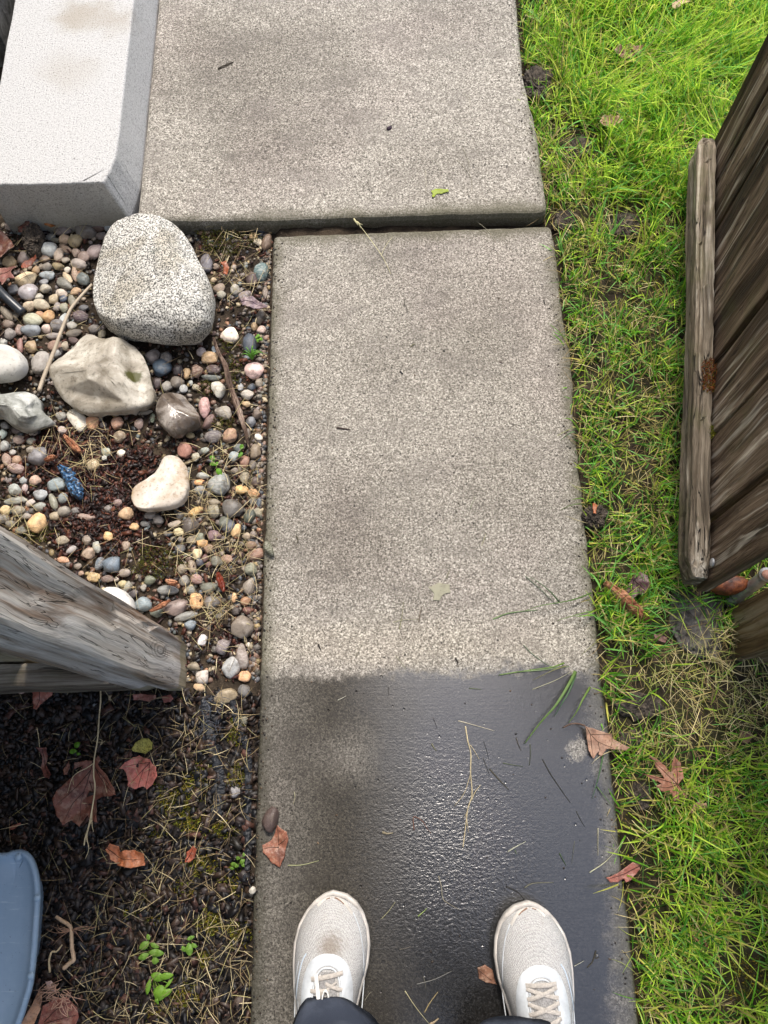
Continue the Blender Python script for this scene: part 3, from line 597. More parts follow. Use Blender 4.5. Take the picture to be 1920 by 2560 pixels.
# ------------------------------------------------------------------ river pebbles: x, y, half width, half height, turn, colour, traced one by one
PEB = {'a': """503 185 65 50 20 6b6660 j|585 160 48 28 0 5f4a42|662 160 38 45 -60 8d979b|375 178 50 30 0 6f6460 j|600 210 38 25 0 6c625f|382 232 28 35 80 c2a27a|447 245 45 38 0 9c8a5e|290 295 52 42 -20 b9bfbb|385 288 42 22 25 9a7a58 j|567 300 42 55 20 a08b86|145 343 40 38 0 7d6f6a|58 368 40 34 0 c0a470|347 325 30 40 0 b5a089|452 315 25 28 0 a88d78|497 340 38 32 0 957d70|465 380 48 30 20 9d9187|262 352 38 25 0 75604f|205 367 33 25 0 7d7672|387 355 27 18 0 a29684|213 415 25 23 0 b08a56|280 392 28 25 0 8f8578|345 395 35 22 0 988558 j|155 470 67 40 -10 d9c18f|278 448 47 28 0 8f9ba0|400 460 45 20 50 c4ac85|445 440 22 45 -15 a8876c|495 470 38 42 -30 6a7472|382 497 55 32 35 77756b|78 530 35 28 0 76787a|170 547 62 48 -10 aaa3a5|270 525 33 28 0 a69f8d|233 572 25 18 0 c3bda9|450 540 35 22 -10 b08b5f|260 490 28 20 0 7f8184|365 555 35 26 20 b9a896|245 620 52 32 10 b3a68a|320 590 30 28 0 a8946d j|375 588 25 24 0 3e4a5f|340 632 22 27 0 8e8480|380 640 30 28 0 8a8a72|427 600 26 40 -20 85806e|495 640 30 20 0 5d5e62|40 675 30 52 -35 7f7462|170 630 36 32 0 b19c7a j|190 715 64 42 15 a2a386|290 690 40 38 0 b98b49 j|240 678 38 18 20 b07b4a|475 695 50 36 10 57434a j|380 705 28 33 0 adb5b5|45 735 42 27 15 7d6b5c|180 775 62 38 5 7f878e j|275 760 30 28 0 c9b2a2|345 745 45 38 0 6b6767|425 748 32 25 0 a19e95|58 795 38 32 0 88807a|115 770 26 30 0 9c7f73|440 790 52 24 -5 7b7265|320 805 52 20 0 8a817b|560 765 40 27 0 75706c|605 800 25 35 0 8b8268|435 835 30 22 20 6b5550|20 843 22 28 0 b3b2aa|185 865 38 40 0 a3865c j|325 865 42 34 0 8d6c58|385 862 24 30 0 aa9a80|337 910 30 26 0 8f9190|120 865 20 45 -10 85564a j|245 965 62 66 0 a09a92|1225 375 37 57 0 6e6a70|1280 395 22 18 0 8c735f|1300 525 38 30 -20 8f7a66|1310 565 30 26 0 8a8672|1265 475 20 15 0 b39a70|1495 470 38 42 0 5b4843|1550 430 47 57 0 557070|1395 530 30 32 0 b5ae9f j|1450 570 35 42 30 8c7f7e|1570 550 18 38 0 7b6a5c|1580 252 32 50 10 6e5640|1500 215 26 22 30 b89255|1530 250 30 20 30 c3b394|1550 172 48 25 -10 3a3f4a|1240 120 27 25 0 77716a|1160 135 50 14 -5 a09c90|1188 190 22 16 0 a9764c|1232 185 16 25 30 b5906c|1545 695 32 45 10 5a4f42|1548 768 28 24 0 c8a99a|1507 750 20 26 0 9c7d50|1360 803 57 46 0 e6d5bd|1480 845 42 72 -8 3f4a58 j|1195 900 32 28 0 a89a96|1270 890 16 25 -20 a9bac2|1242 935 50 36 10 c0975a j|1508 1012 60 50 5 e2b9ad|958 1000 60 55 0 33495c j|905 930 45 42 0 7a716c|985 940 36 42 10 6f6a66|1055 1010 32 35 0 352f33|1105 1025 25 36 0 a98750 j|1165 1015 38 38 0 7d5a43|1265 1005 45 30 0 4c3638|1250 1052 65 18 5 545c58|930 1085 30 36 0 4f4343|990 1105 35 32 0 918c83|1050 1080 42 38 0 6e6459|1088 1120 25 28 0 a3a5a3|1295 1125 42 56 -10 bdb9a8 j|1130 1085 14 18 0 a0a59d|1160 1110 22 18 0 9b9178|1425 1110 18 25 0 96999a|1490 1110 25 22 0 4b5560|1535 1085 25 25 0 8e8371|1465 1155 38 30 0 a9a093|65 160 34 26 0 6e6058|300 220 36 20 -10 5f625e|330 238 40 16 10 6d6a58 j|175 400 18 16 0 9a8570|245 395 20 16 0 93836f|400 415 20 18 0 d4cbb8|95 690 18 16 0 8d7f6a""",
'b': """460 475 50 70 -35 d5d0bd j|545 490 46 44 -10 c98a52 j|368 455 38 30 0 8d8b82|595 462 20 22 0 62605e|612 503 22 18 0 7d7470|695 492 40 34 -20 a2714f j|822 500 28 36 0 8f776c|745 462 14 12 0 5e5550|708 573 40 36 0 8b7658|860 430 50 15 -5 8d8a80|902 465 18 28 0 4b5c47|1212 400 35 62 -5 b5827b|1325 430 56 40 20 8b8376|1240 485 52 28 -50 6b4d45|1265 573 55 40 0 675f60|1363 565 44 46 10 a97f5c|1130 565 28 18 0 b9a46c|1095 652 44 52 -10 a4684f|1160 693 26 28 0 aca58a|1215 655 28 20 0 9ba296|1530 578 28 20 30 d5cdbb|1512 662 36 48 0 83725a|1450 722 32 40 20 8e5f45|1385 690 32 32 0 8f9a9a|1410 640 28 26 0 5d6868|1500 740 25 33 0 645d57|1468 560 18 38 0 6f6254|1487 487 30 32 0 6f7278|1460 380 28 18 0 b6955f|1522 440 30 30 0 746253|1295 855 68 70 5 878b86|1185 845 38 20 0 d08f3a|1430 890 44 30 5 dba438 j|1503 908 36 26 0 cc8e3e|1200 805 42 20 10 9a9b92|1185 890 34 28 0 7a7c7b|1535 960 16 32 0 5f6b78|1380 1000 66 58 10 66625c|1480 1045 36 44 20 4d5548|1525 1020 38 24 40 8a8266|1265 960 42 20 0 988a6f|1265 1015 42 43 0 89826a|1160 1015 52 24 -25 d19f36|1130 1100 52 52 0 5f564f|1035 1090 42 20 -15 a89782|940 1065 32 30 0 807b76|890 1040 40 22 0 8a8581|1065 1040 24 24 0 6e6a66|1060 1138 32 26 0 d8c98e|745 1030 48 38 -5 c09a6a|795 1105 30 23 0 c99d5a j|515 1052 55 24 5 8b6f5f j|382 1012 38 36 0 8d8577 j|448 1010 28 20 0 77736f|325 1045 33 26 0 9a8a6b|220 1080 52 66 15 d2a55c j|122 1130 36 24 0 7d7d70|235 990 38 28 0 8d9188|315 955 24 54 -25 8b8a78|375 938 28 33 0 7d8788|240 918 44 33 10 9ca0a2|335 857 60 42 0 88979a|207 832 38 30 -10 b58f73|90 888 38 36 0 9da29a|148 880 18 28 0 b09892|140 832 26 23 0 92999a|180 965 32 20 -20 b2a59b|95 952 76 24 -5 8a8b80|32 1008 32 28 0 c8ad71|108 1012 45 30 0 8d8672|95 762 58 30 15 8d6f68 j|40 705 28 42 -20 9a7a68|98 712 30 26 0 a5805e|228 692 66 48 -25 7a787b|552 740 38 36 0 c9b388|628 665 32 27 0 9ba18f|620 698 20 18 0 c9cbc2|718 672 25 24 0 e0d6bf|185 600 30 22 0 8d9186|185 650 33 22 0 8e8474|115 592 38 26 0 8f7a6e|25 627 30 30 0 a2a5a0|15 558 25 28 0 90a09b|98 537 32 20 0 6a5e5b|198 550 28 18 0 a89c90|30 508 24 22 0 787a7a|370 533 28 22 0 b3a096|75 668 22 18 0 a39f98|20 1060 34 26 0 6f6a62|60 1090 30 22 0 80796b|160 1045 24 20 0 9a9184|640 1000 26 22 0 6e6660|700 965 30 22 0 7d5f5a|1390 775 24 18 0 7d6f5e|1450 815 32 34 0 8f8468|1515 840 34 30 0 5a4a42|1240 915 20 18 0 7b6f60|1330 1085 40 44 20 5c5f52|1500 960 22 20 0 6b6458|1060 905 16 14 0 8b7d6a|860 1090 28 20 0 6f6f6d""",
'c': """665 385 54 48 0 60707f j|593 378 28 45 15 56636f|525 318 42 36 0 a88e76|573 280 26 38 -10 9b9c90|423 297 40 20 -35 9c9694|370 240 42 30 0 8b7d62|515 238 28 30 0 7c6c5c|375 355 38 20 10 c08a5e|462 393 25 20 0 86796b|555 458 42 30 0 c9a55c|637 468 40 24 0 6a5248|740 428 37 28 0 938679|728 498 28 24 0 b7a770|757 515 24 38 20 8b8978|793 555 30 24 -40 564e50|848 617 53 44 10 7f9096|888 475 40 28 0 6c705a|745 270 30 32 0 9a8570 j|640 215 30 28 0 d5a85c j|1168 317 33 34 0 e2c98c j|1138 395 26 40 -10 97836a|1080 410 33 33 0 8c7d62|1185 370 24 25 0 4b4d59|1200 258 35 24 10 d79a33 j|1235 290 30 28 0 86613f|1185 220 32 26 0 7f8670|1135 238 33 28 20 8a7a5a|1068 290 33 30 0 6c6c6b|1072 235 22 18 0 77706a|1270 212 42 36 10 7f6164|1358 160 45 36 -35 4c505a j|1398 180 30 44 20 d0a35a|1460 215 26 23 0 a18c70|1500 205 25 23 0 7f7064|1487 268 38 26 0 8a6c50|1515 325 56 33 -12 8d5f42 j|1490 412 40 42 0 7e8068|1475 512 36 54 15 8e8273|1345 350 40 27 0 9a7256|1285 365 38 33 20 7d7c6c|1240 520 52 34 -10 6f7062|1165 470 36 33 20 9c6f62|1092 478 33 33 0 8c877c|995 535 65 31 -5 7c7d7a|1130 535 33 27 0 777a70|1163 600 43 52 -10 dca04a|1255 610 46 43 0 7e7872|1048 640 80 50 -25 837068|1100 690 75 26 -15 82827c|1128 742 37 30 0 76828a|930 665 40 36 -30 6b7266|1390 580 18 32 0 cf9a58|1455 600 35 26 -20 9a6a3a|1468 658 30 26 0 6d3b30|1400 660 28 26 0 4a413c|1438 755 69 71 0 857868|1320 870 40 50 25 7a6c6c|1433 920 40 84 -8 8a7d74|1370 990 52 66 25 a3a5a4 j|1448 1045 40 36 -10 d9984a j|1447 1135 40 43 -25 62605e|1340 1160 78 46 -20 93805c j|1200 1050 42 43 0 b3a79a|1180 1110 36 26 0 c29a62|1145 985 45 30 0 83755a j|1200 830 26 36 20 d8d2ce j|1470 858 15 15 0 cdc3b0|850 520 20 22 0 8b8478|690 470 16 14 0 a89a8a|1215 345 20 26 0 6c4a44|1240 385 22 20 0 714a44|480 435 20 16 0 9b7b60|1300 690 26 20 0 6a6458""",
'd': """1390 662 40 38 0 7d7b7e|570 150 22 16 20 7b8083|665 110 32 24 0 b79a6c|770 690 22 24 0 5c6264|1450 235 30 32 0 5d5c48""",
'e': """1520 825 50 60 15 6b6455|1580 885 35 26 0 333a40|1420 960 34 45 0 4b3a30"""}
M_peb = mat_pebble()
def base_pebble(seed, jag):
    bm = bmesh.new(); bmesh.ops.create_icosphere(bm, subdivisions=4 if not jag else 3, radius=1)
    rs = random.Random(seed); pl = []
    if jag:
        for k in range(9):
            n = Vector((rs.gauss(0, 1), rs.gauss(0, 1), rs.gauss(0, .8))).normalized(); pl.append((n, rs.uniform(.68, .92)))
    for v in bm.verts:
        c = v.co.normalized(); r = 1 + .20 * mn.noise(c * 1.0 + Vector((seed, 0, 0))) + .05 * mn.noise(c * 3 + Vector((0, seed, 0)))
        c2 = c * r; c2.z = math.copysign(abs(c2.z) ** .9, c2.z)
        for n, d in pl:
            k = c2.dot(n) - d
            if k > 0: c2 -= n * k * .85
        if jag: c2 += c * .03 * mn.noise(c * 6 + Vector((seed, 3, 0)))
        v.co = c2
    if not jag:
        for v in bm.verts:
            for n, d in [(Vector((math.sin(seed * 2.1 + q * 1.9), math.cos(seed * 1.3 + q * 2.3), .5 * math.sin(seed + q))).normalized(), .80 + .08 * math.sin(seed * q + 1)) for q in range(5)]:
                k = v.co.dot(n) - d
                if k > 0: v.co -= n * k * .65
    xs_ = max(abs(v.co.x) for v in bm.verts); ys_ = max(abs(v.co.y) for v in bm.verts)
    for v in bm.verts: v.co.x /= xs_; v.co.y /= ys_
    me = bpy.data.meshes.new('pebble'); bm.to_mesh(me); bm.free(); me.polygons.foreach_set('use_smooth', [True] * len(me.polygons)); me.materials.append(M_peb)
    return me
PM = [base_pebble(i, False) for i in range(9)]; PJ = [base_pebble(40 + i, True) for i in range(7)]
pebs = []     # (obj, world pos, half x, half y, hex, jag, pixel)
def colour_word(hx):
    r, g, b = [int(hx[i:i + 2], 16) for i in (0, 2, 4)]; mx, mi = max(r, g, b), min(r, g, b); l = (mx + mi) / 2; s = (mx - mi) / max(mx, 1)
    if b >= r and s > .07: return 'dark blue' if l < 85 else ('blue grey' if l < 150 else 'pale blue grey')
    if g >= r and s > .05: return 'dark green grey' if l < 100 else 'green grey'
    if s < .10: return 'dark grey' if l < 105 else ('grey' if l < 150 else ('light grey' if l < 190 else 'white'))
    if r - g > 28 and s > .28 and l > 95: return 'orange' if s > .55 and r > 190 else ('reddish' if s < .5 else 'rust')
    if s > .6 and l > 100: return 'yellow ochre'
    if s > .42 and l > 100: return 'golden tan'
    if r - g > 14 and s < .3 and abs(g - b) < 14: return 'pinkish' if l > 110 else 'purplish brown'
    if l > 195: return 'cream'
    if l > 150: return 'beige'
    if l > 120: return 'tan' if s > .18 else 'warm grey'
    return 'dark brown' if l < 85 else ('brown' if s > .16 else 'brown grey')
def put_pebble(px, py, rx, ry, ang, hx, jag, z0, rs, squash=None):
    c0 = G(px, py, z0); sx0 = (G(px + 1, py, z0) - c0).length; k = .62 if squash is None else squash
    hz = min(rx, ry) * sx0 * rs.uniform(.62, .85) * (k / .62); hz = min(hz, .019); zc = z0 + hz * .40; c = G(px, py, zc); a = R_(ang)
    va = G(px + rx * math.cos(a), py + rx * math.sin(a), zc) - c; vb = G(px - ry * math.sin(a), py + ry * math.cos(a), zc) - c
    jag = jag or rs.random() < .22; me = rs.choice(PJ if jag else PM); o = bpy.data.objects.new('pebble', me); C.objects.link(o)
    o.location = c; o.scale = (va.length, vb.length, hz); o.rotation_euler = (rs.uniform(-.12, .12), rs.uniform(-.12, .12), math.atan2(va.y, va.x) + (PI if rs.random() < .5 else 0))
    l = lin(hx); o.color = (l[0] * 1.0, l[1] * 1.0, l[2] * 1.0, 1)
    pebs.append([o, c, va.length, vb.length, hx, jag, (px, py, max(rx, ry), min(rx, ry))]); return o
rs = random.Random(11)
for crop, txt in PEB.items():
    for line in txt.split('|'):
        q = line.split(); x, y, rx, ry, an = map(float, q[:5]); jag = len(q) > 6
        px, py = S(crop, x, y); k = CROP[crop][2]
        put_pebble(px, py, rx * k, ry * k, an, q[5], jag, -.030, rs)
traced = len(pebs)
# pebbles in the joint and fillers where the bed shows more small ones
for (x, y, rx, ry, hx) in ((745, 310, 26, 10, 'b9a795'), (1060, 291, 28, 10, '9c4038'), (1200, 280, 24, 14, '8b8263'), (470, 312, 30, 14, '8c6b50'), (275, 318, 34, 14, '9b7f68'), (640, 314, 12, 6, 'c3b6a4')):
    px, py = S('m', x, y); put_pebble(px, py, rx * .5425, ry * .5425 * 1.3, 0, hx, False, -.035, rs)
lo = GS('w', 125, 745, .008); 
PAL = ['8d8577', '7a716c', '9c9187', '6b6660', 'a89a88', '77756b', '957d70', '5d5e62', 'b3a68a', '8e8480', '6e5640', 'a8946d', '7d8788', '8b6f5f', 'c3b394', '555a60', '9a7256']
BIG = [(c, [S(c, *p) for p in pts]) for c, pts in OUT.values()]
def bed_ok(px, py, m=0):
    if px < -12 or px > 684 or py < 556 or py > 1705: return False
    if px > 679 - (py - 590) * .0294: return False
    if px < 465 + m and py > 1320 + px * .56 - m: return False            # the post
    for c, pl in BIG:
        if in_poly(px, py, pl): return False
    return True
MULCH = [(S('b', 520, 800), 150), (S('b', 640, 880), 130), (S('b', 480, 640), 90), (S('c', 560, 130), 110), (S('c', 940, 360), 62), (S('a', 1330, 230), 55), (S('a', 190, 230), 55), (S('c', 1240, 800), 50), (S('b', 980, 620), 55)]
tries = 0
while len(pebs) < 296 and tries < 20000:
    tries += 1; px, py = rs.uniform(-5, 670), rs.uniform(560, 1700); r = rs.uniform(8, 15)
    if not bed_ok(px, py, 10): continue
    if any((px - m[0][0]) ** 2 + (py - m[0][1]) ** 2 < m[1] ** 2 for m in MULCH): continue
    if any((px - p[6][0]) ** 2 + (py - p[6][1]) ** 2 < ((p[6][2] + p[6][3]) * .5 + r * .65) ** 2 for p in pebs): continue
    put_pebble(px, py, r * rs.uniform(1, 1.35), r * rs.uniform(.7, 1), rs.uniform(-90, 90), rs.choice(PAL), rs.random() < .3, -.036, rs)
# single pebbles lying on the slab, and seed-like bits
onp = []
def slab_pebble(crop, x, y, rx, ry, an, hx, label, jag=False, hz=.01, group=None):
    k = CROP[crop][2]; px, py = S(crop, x, y); c = G(px, py, hz * .8); a = R_(an)
    va = G(px + rx * k * math.cos(a), py + rx * k * math.sin(a), hz) - G(px, py, hz); vb = G(px - ry * k * math.sin(a), py + ry * k * math.cos(a), hz) - G(px, py, hz)
    o = bpy.data.objects.new('pebble', rs.choice(PJ if jag else PM)); C.objects.link(o); o.location = (c.x, c.y, hz * .82); o.scale = (va.length, vb.length, hz)
    o.rotation_euler = (0, 0, math.atan2(va.y, va.x)); o.color = (*lin(hx), 1); tag(o, label, 'pebble', group or 'river pebbles'); return o
slab_pebble('w', 126, 745, 34, 57, 12, '4a3832', 'smooth wet dark brown pebble on the walk, touching the fallen leaf left of the shoes')
slab_pebble('c', 1592, 290, 27, 50, -30, '55573f', 'mossy olive pebble lying on the left edge of the walk', hz=.008)
slab_pebble('s', 58, 232, 16, 20, 20, 'b9b2a2', 'small pale pebble on the left edge of the walk beside the left shoe', hz=.006)

# labels: size, colour, shape, then where it lies; made distinct one by one
LM = [('the granite boulder', S('a', 900, 500)), ('the tan rock', S('b', 620, 210)), ('the green grey rock', S('b', 120, 420)), ('the shiny brown stone', S('b', 1060, 450)), ('the kidney shaped stone', S('b', 970, 880)),
      ('the white stone', S('a', 40, 980)), ('the left gate post', S('c', 900, 850)), ('the pale stick', S('a', 380, 760)), ('the bark strip', S('b', 1400, 400)), ('the blue scrap', S('b', 420, 840)), ('the black hose', S('a', 60, 590)),
      ('the concrete step', S('a', 400, 60)), ('the moss clump', S('c', 940, 370)), ('the upper slab', S('a', 1350, 60)), ('the torn black fabric', S('d', 1280, 400)), ('the left shoe', S('s', 250, 700))]
def dirw(dx, dy):
    if abs(dx) > 2.2 * abs(dy): return 'right of' if dx > 0 else 'left of'
    if abs(dy) > 2.2 * abs(dx): return 'below' if dy > 0 else 'above'
    return ('lower' if dy > 0 else 'upper') + (' right of' if dx > 0 else ' left of')
info = []
for p in pebs:
    px, py, a, b = p[6]; sz = 'tiny' if a < 11 else ('small' if a < 17 else ('medium' if a < 24 else 'large')); rt = b / a
    sh = 'jagged' if p[5] else ('long' if rt < .6 else ('oval' if rt < .85 else 'round')); near = sorted(LM, key=lambda l: (l[1][0] - px) ** 2 + (l[1][1] - py) ** 2)
    info.append((sz, colour_word(p[4]), sh, near, px, py))
used_l = set()
def neigh(i):
    px, py = info[i][4:6]; return sorted((j for j in range(len(info)) if j != i), key=lambda j: (info[j][4] - px) ** 2 + (info[j][5] - py) ** 2)
for i, (sz, cw, sh, near, px, py) in enumerate(info):
    cands = []; n0 = near[0]; d0 = dirw(px - n0[1][0], py - n0[1][1])
    far_ = math.hypot(px - n0[1][0], py - n0[1][1]) > 190
    edge_ = 635 - (py - 590) * .026 - px < 45 and py > 590
    w0 = 'against the walk, ' if edge_ else ''
    nb = neigh(i)
    cands.append(f'{sz} {sh} {cw} pebble, {w0}{d0} {n0[0]}')
    for j in nb[:5]:
        q = info[j]; d = dirw(px - q[4], py - q[5]); cands.append(f'{sz} {sh} {cw} pebble {d} {n0[0]}'.replace(d, d0, 1) + f', {d} a {q[2]} {q[1]} one')
    L = next((c for c in cands if c not in used_l), None)
    same = [j for j in range(len(info)) if info[j][:3] == (sz, cw, sh) and info[j][3][0][0] == n0[0] and dirw(info[j][4] - n0[1][0], info[j][5] - n0[1][1]) == d0]
    if len(same) > 1 and L == cands[0]: L = next((c for c in cands[1:] if c not in used_l), L)
    if len(L.split()) > 16: L = L.replace('against the walk, ', '').replace('the kidney shaped stone', 'the kidney stone').replace('the torn black fabric', 'the black fabric')
    while len(L.split()) > 16 or L in used_l: L = next((c for c in cands[::-1] if c not in used_l and len(c.split()) <= 16), L.split(',')[0] + f', number {i}'); break
    used_l.add(L); tag(pebs[i][0], L, 'pebble', 'river pebbles')
LOG_PEB = len(pebs)

# ------------------------------------------------------------------ fine gravel between the pebbles (stuff)
def ico():
    bm = bmesh.new(); bmesh.ops.create_icosphere(bm, subdivisions=2, radius=1); V = np.array([v.co[:] for v in bm.verts]); F = np.array([[v.index for v in f.verts] for f in bm.faces]); bm.free(); return V, F
IV, IF = ico(); rn = np.random.default_rng(5)
def scatter_lumps(name, pts, rmin, rmax, cols, mat, flat=.6):
    n = len(pts); V = np.repeat(IV[None], n, 0); V = V * (1 + .18 * rn.standard_normal((n, len(IV), 1)) * .5)
    s = rn.uniform(rmin, rmax, (n, 1, 1)) * np.stack([rn.uniform(.8, 1.4, n), rn.uniform(.7, 1.1, n), np.full(n, flat)], 1)[:, None]; V = V * s
    a = rn.uniform(0, 6.28, n); ca, sa = np.cos(a)[:, None], np.sin(a)[:, None]; X = V[..., 0] * ca - V[..., 1] * sa; Y = V[..., 0] * sa + V[..., 1] * ca
    V = np.stack([X, Y, V[..., 2]], 2) + np.asarray(pts)[:, None]; Fm = (IF[None] + (np.arange(n) * len(IV))[:, None, None]).reshape(-1, 3)
    cc = np.asarray(cols)[rn.integers(0, len(cols), n)] * rn.uniform(.35, 1.0, (n, 1)); cc = np.repeat(cc[:, None], len(IV), 1).reshape(-1, 3)
    return mk_np(name, V.reshape(-1, 3), Fm, mat, cc, True)
M_grit = mat_tint('fine_gravel', .5, .5, 400, .4)
pts = []
while len(pts) < 4300:
    px, py = (rn.uniform(-10, 684) if rn.random() < .8 else 676 - abs(rn.normal(0, 12))), rn.uniform(548, 1710)
    if px > 600: px -= (py - 590) * .0294
    if not bed_ok(px, py, -25): continue
    mul = sum(1 for m in MULCH[:4] if (px - m[0][0]) ** 2 + (py - m[0][1]) ** 2 < m[1] ** 2)
    if mul and rn.random() < .93: continue
    g = G(px, py, -.03); pts.append((g.x, g.y, -.033 + rn.uniform(-.003, .004)))
o = scatter_lumps('gravel', pts, .0016, .0058, [lin(h) for h in PAL] + [lin('4a4038'), lin('3c332b')], M_grit); tag(o, 'fine gravel filling the gaps between the river pebbles', 'gravel', kind='stuff')

# ------------------------------------------------------------------ bark mulch (stuff)
CV = np.array([[x, y, z] for z in (-.5, .5) for y in (-.5, .5) for x in (-.5, .5)], float); CF = np.array([[0, 2, 3, 1], [4, 5, 7, 6], [0, 1, 5, 4], [2, 6, 7, 3], [0, 4, 6, 2], [1, 3, 7, 5]])
def rotm(n, tilt):
    a = rn.uniform(0, 6.28, n); b = rn.normal(0, tilt, n); c = rn.normal(0, tilt, n)
    ca, sa, cb, sb, cc, sc = np.cos(a), np.sin(a), np.cos(b), np.sin(b), np.cos(c), np.sin(c); z = np.zeros(n); o1 = np.ones(n)
    Rz_ = np.stack([ca, -sa, z, sa, ca, z, z, z, o1], 1).reshape(n, 3, 3); Rx_ = np.stack([o1, z, z, z, cb, -sb, z, sb, cb], 1).reshape(n, 3, 3); Ry_ = np.stack([cc, z, sc, z, o1, z, -sc, z, cc], 1).reshape(n, 3, 3)
    return Rz_ @ Rx_ @ Ry_
def chips(name, pts, l0, l1, cols, mat, tilt=.35, w=(.25, .6), th=(.08, .22), jit=.22):
    n = len(pts); V = np.repeat(CV[None], n, 0) * (1 + 0 * rn.random((n, 8, 1))); V = V + rn.normal(0, jit * .5, (n, 8, 3)) * [.8, .8, .4]
    L = l0 * (l1 / l0) ** rn.random(n); V = V * np.stack([L, L * rn.uniform(*w, n), L * rn.uniform(*th, n)], 1)[:, None]
    V = np.einsum('nij,nkj->nki', rotm(n, tilt), V) + np.asarray(pts)[:, None]
    Fm = (CF[None] + (np.arange(n) * 8)[:, None, None]).reshape(-1, 4); cc = np.asarray(cols)[rn.integers(0, len(cols), n)] * rn.uniform(.6, 1.3, (n, 1)); cc = np.repeat(cc[:, None], 8, 1).reshape(-1, 3)
    return mk_np(name, V.reshape(-1, 3), Fm, mat, cc, False)
M_chip = mat_tint('bark_chips', .5, .5, 260, .4)
pts = []
for k in range(19000):
    x, y = rn.uniform(-.74, -.238), rn.uniform(-.5, .135); d = min(1, max(0, (-.238 - x) / .20)); 
    if rn.random() > .35 + .65 * d: continue
    pts.append((x, y, -.030 + rn.uniform(-.003, .007)))
DK = [lin(h) for h in ('17140f', '1a1716', '120f0f', '201b19', '17181c', '2a2220', '1c1614', '111216')] + [lin('4a322a'), lin('3c2f28'), lin('33271f'), lin('2c211a'), lin('3a2c22'), lin('30241c')]
o = chips('bark_mulch', pts, .004, .024, DK, M_chip); tag(o, 'wet near black bark mulch below the left gate post', 'bark mulch', kind='stuff')
pts = []
while len(pts) < 7500:
    if len(pts) > 5000:
        px, py = rn.uniform(-10, 676), rn.uniform(550, 1700)
        if px > 600: px -= (py - 590) * .0294
        if bed_ok(px, py, -15): g = G(px, py, -.03); pts.append((g.x, g.y, -.029 + rn.uniform(-.003, .004)))
        continue
    m = MULCH[rn.integers(0, 4)] if rn.random() < .85 else MULCH[rn.integers(0, len(MULCH))]; a, r = rn.uniform(0, 6.28), m[1] * math.sqrt(rn.random()) * 1.05; px, py = m[0][0] + r * math.cos(a) * 1.1, m[0][1] + r * math.sin(a) * .8
    if not bed_ok(px, py, -8): continue
    g = G(px, py, -.03); pts.append((g.x, g.y, -.031 + rn.uniform(-.003, .004)))
o = chips('bark_mulch', pts, .003, .017, [lin(h) for h in ('2b1512', '3a1c17', '241614', '45261d', '1c1413', '5a3425', '2a2320')], M_chip, .3, (.15, .5)); tag(o, 'reddish brown shredded bark among the pebbles of the gravel bed', 'shredded bark', kind='stuff')

# ------------------------------------------------------------------ blades of grass, straw and moss
def blades(base, az, t0, t1, L, W, col, daz=None, nseg=4):
    n = len(base); s = np.linspace(0, 1, nseg + 1); ds = L / nseg
    th = t0[:, None] + (t1 - t0)[:, None] * s[None]; a = az[:, None] + (0 if daz is None else daz[:, None] * s[None])
    dx = np.sin(th) * np.cos(a); dy = np.sin(th) * np.sin(a); dz = np.cos(th)
    D = np.stack([dx, dy, dz], 2) * ds[:, None, None]; Pp = np.concatenate([np.zeros((n, 1, 3)), np.cumsum((D[:, :-1] + D[:, 1:]) / 2, 1)], 1) + base[:, None]
    wv = np.stack([-np.sin(a), np.cos(a), np.zeros_like(a)], 2) + np.stack([np.zeros_like(a)] * 2 + [rn.uniform(-.5, .5, (n, 1)) * np.ones_like(a)], 2)
    ws = np.interp(s, [0, .3, .7, 1], [.7, 1, .75, .06])
    off = wv * (W[:, None] * ws[None] * .5)[..., None]; V = np.stack([Pp - off, Pp + off], 2).reshape(n, -1, 3); m = 2 * (nseg + 1)
    f = np.array([[2 * i, 2 * i + 1, 2 * i + 3, 2 * i + 2] for i in range(nseg)]); Fm = (f[None] + (np.arange(n) * m)[:, None, None]).reshape(-1, 4)
    g = np.repeat(np.asarray(col)[:, None], m, 1).reshape(-1, 3)
    return V.reshape(-1, 3), Fm, g
M_grass = mat_tint('grass_blades', .40, .18, 200, .4, .42)
M_straw = mat_tint('dry_straw', .6, .2, 200, .3, .1)
M_moss = mat_tint('moss', .8, .4, 300, .2, .1)
sig = lambda v: 1 / (1 + np.exp(-np.clip(v, -30, 30)))
BARE = [(1345, 212, 40), (1450, 365, 46), (1527, 392, 22), (1590, 470, 26), (1400, 558, 38), (1562, 560, 50), (1510, 720, 34), (1490, 1288, 30), (1570, 935, 26), (1690, 1560, 75), (1760, 1500, 40), (1622, 1745, 58), (1570, 1800, 40), (1605, 1960, 46), (1545, 1650, 36), (1850, 2420, 85), (1740, 2200, 40), (1480, 860, 22), (1640, 700, 34)]
def lawn_sample(N):
    x = rn.uniform(.33, 1.15, N); y = rn.uniform(-.52, 2.05, N); P = np.stack([x, y, np.full(N, -.012)], 1); px, py = PXv(P); return P, px, py
def bare(px, py, k=1.0):
    b = np.zeros_like(px); wob = np.array([mn.noise(Vector((a / 22, c / 22, 0))) for a, c in zip(px, py)]) * 14
    for cx, cy, r in BARE: b = np.maximum(b, sig((r * k - np.hypot(px - cx, py - cy) + wob) / 4))
    return b
def edge_x(y): return np.where(y < LY1 + .01, .354, .333 - .012 * np.clip((y - 1.2) / .3, 0, 1))
GR = {'br': lin('cbe858'), 'yg': lin('b3d446'), 'gr': lin('6fae2c'), 'dk': lin('3f7420'), 'bl': lin('86c763'), 'ye': lin('dad66a')}
P, px, py = lawn_sample(124000)
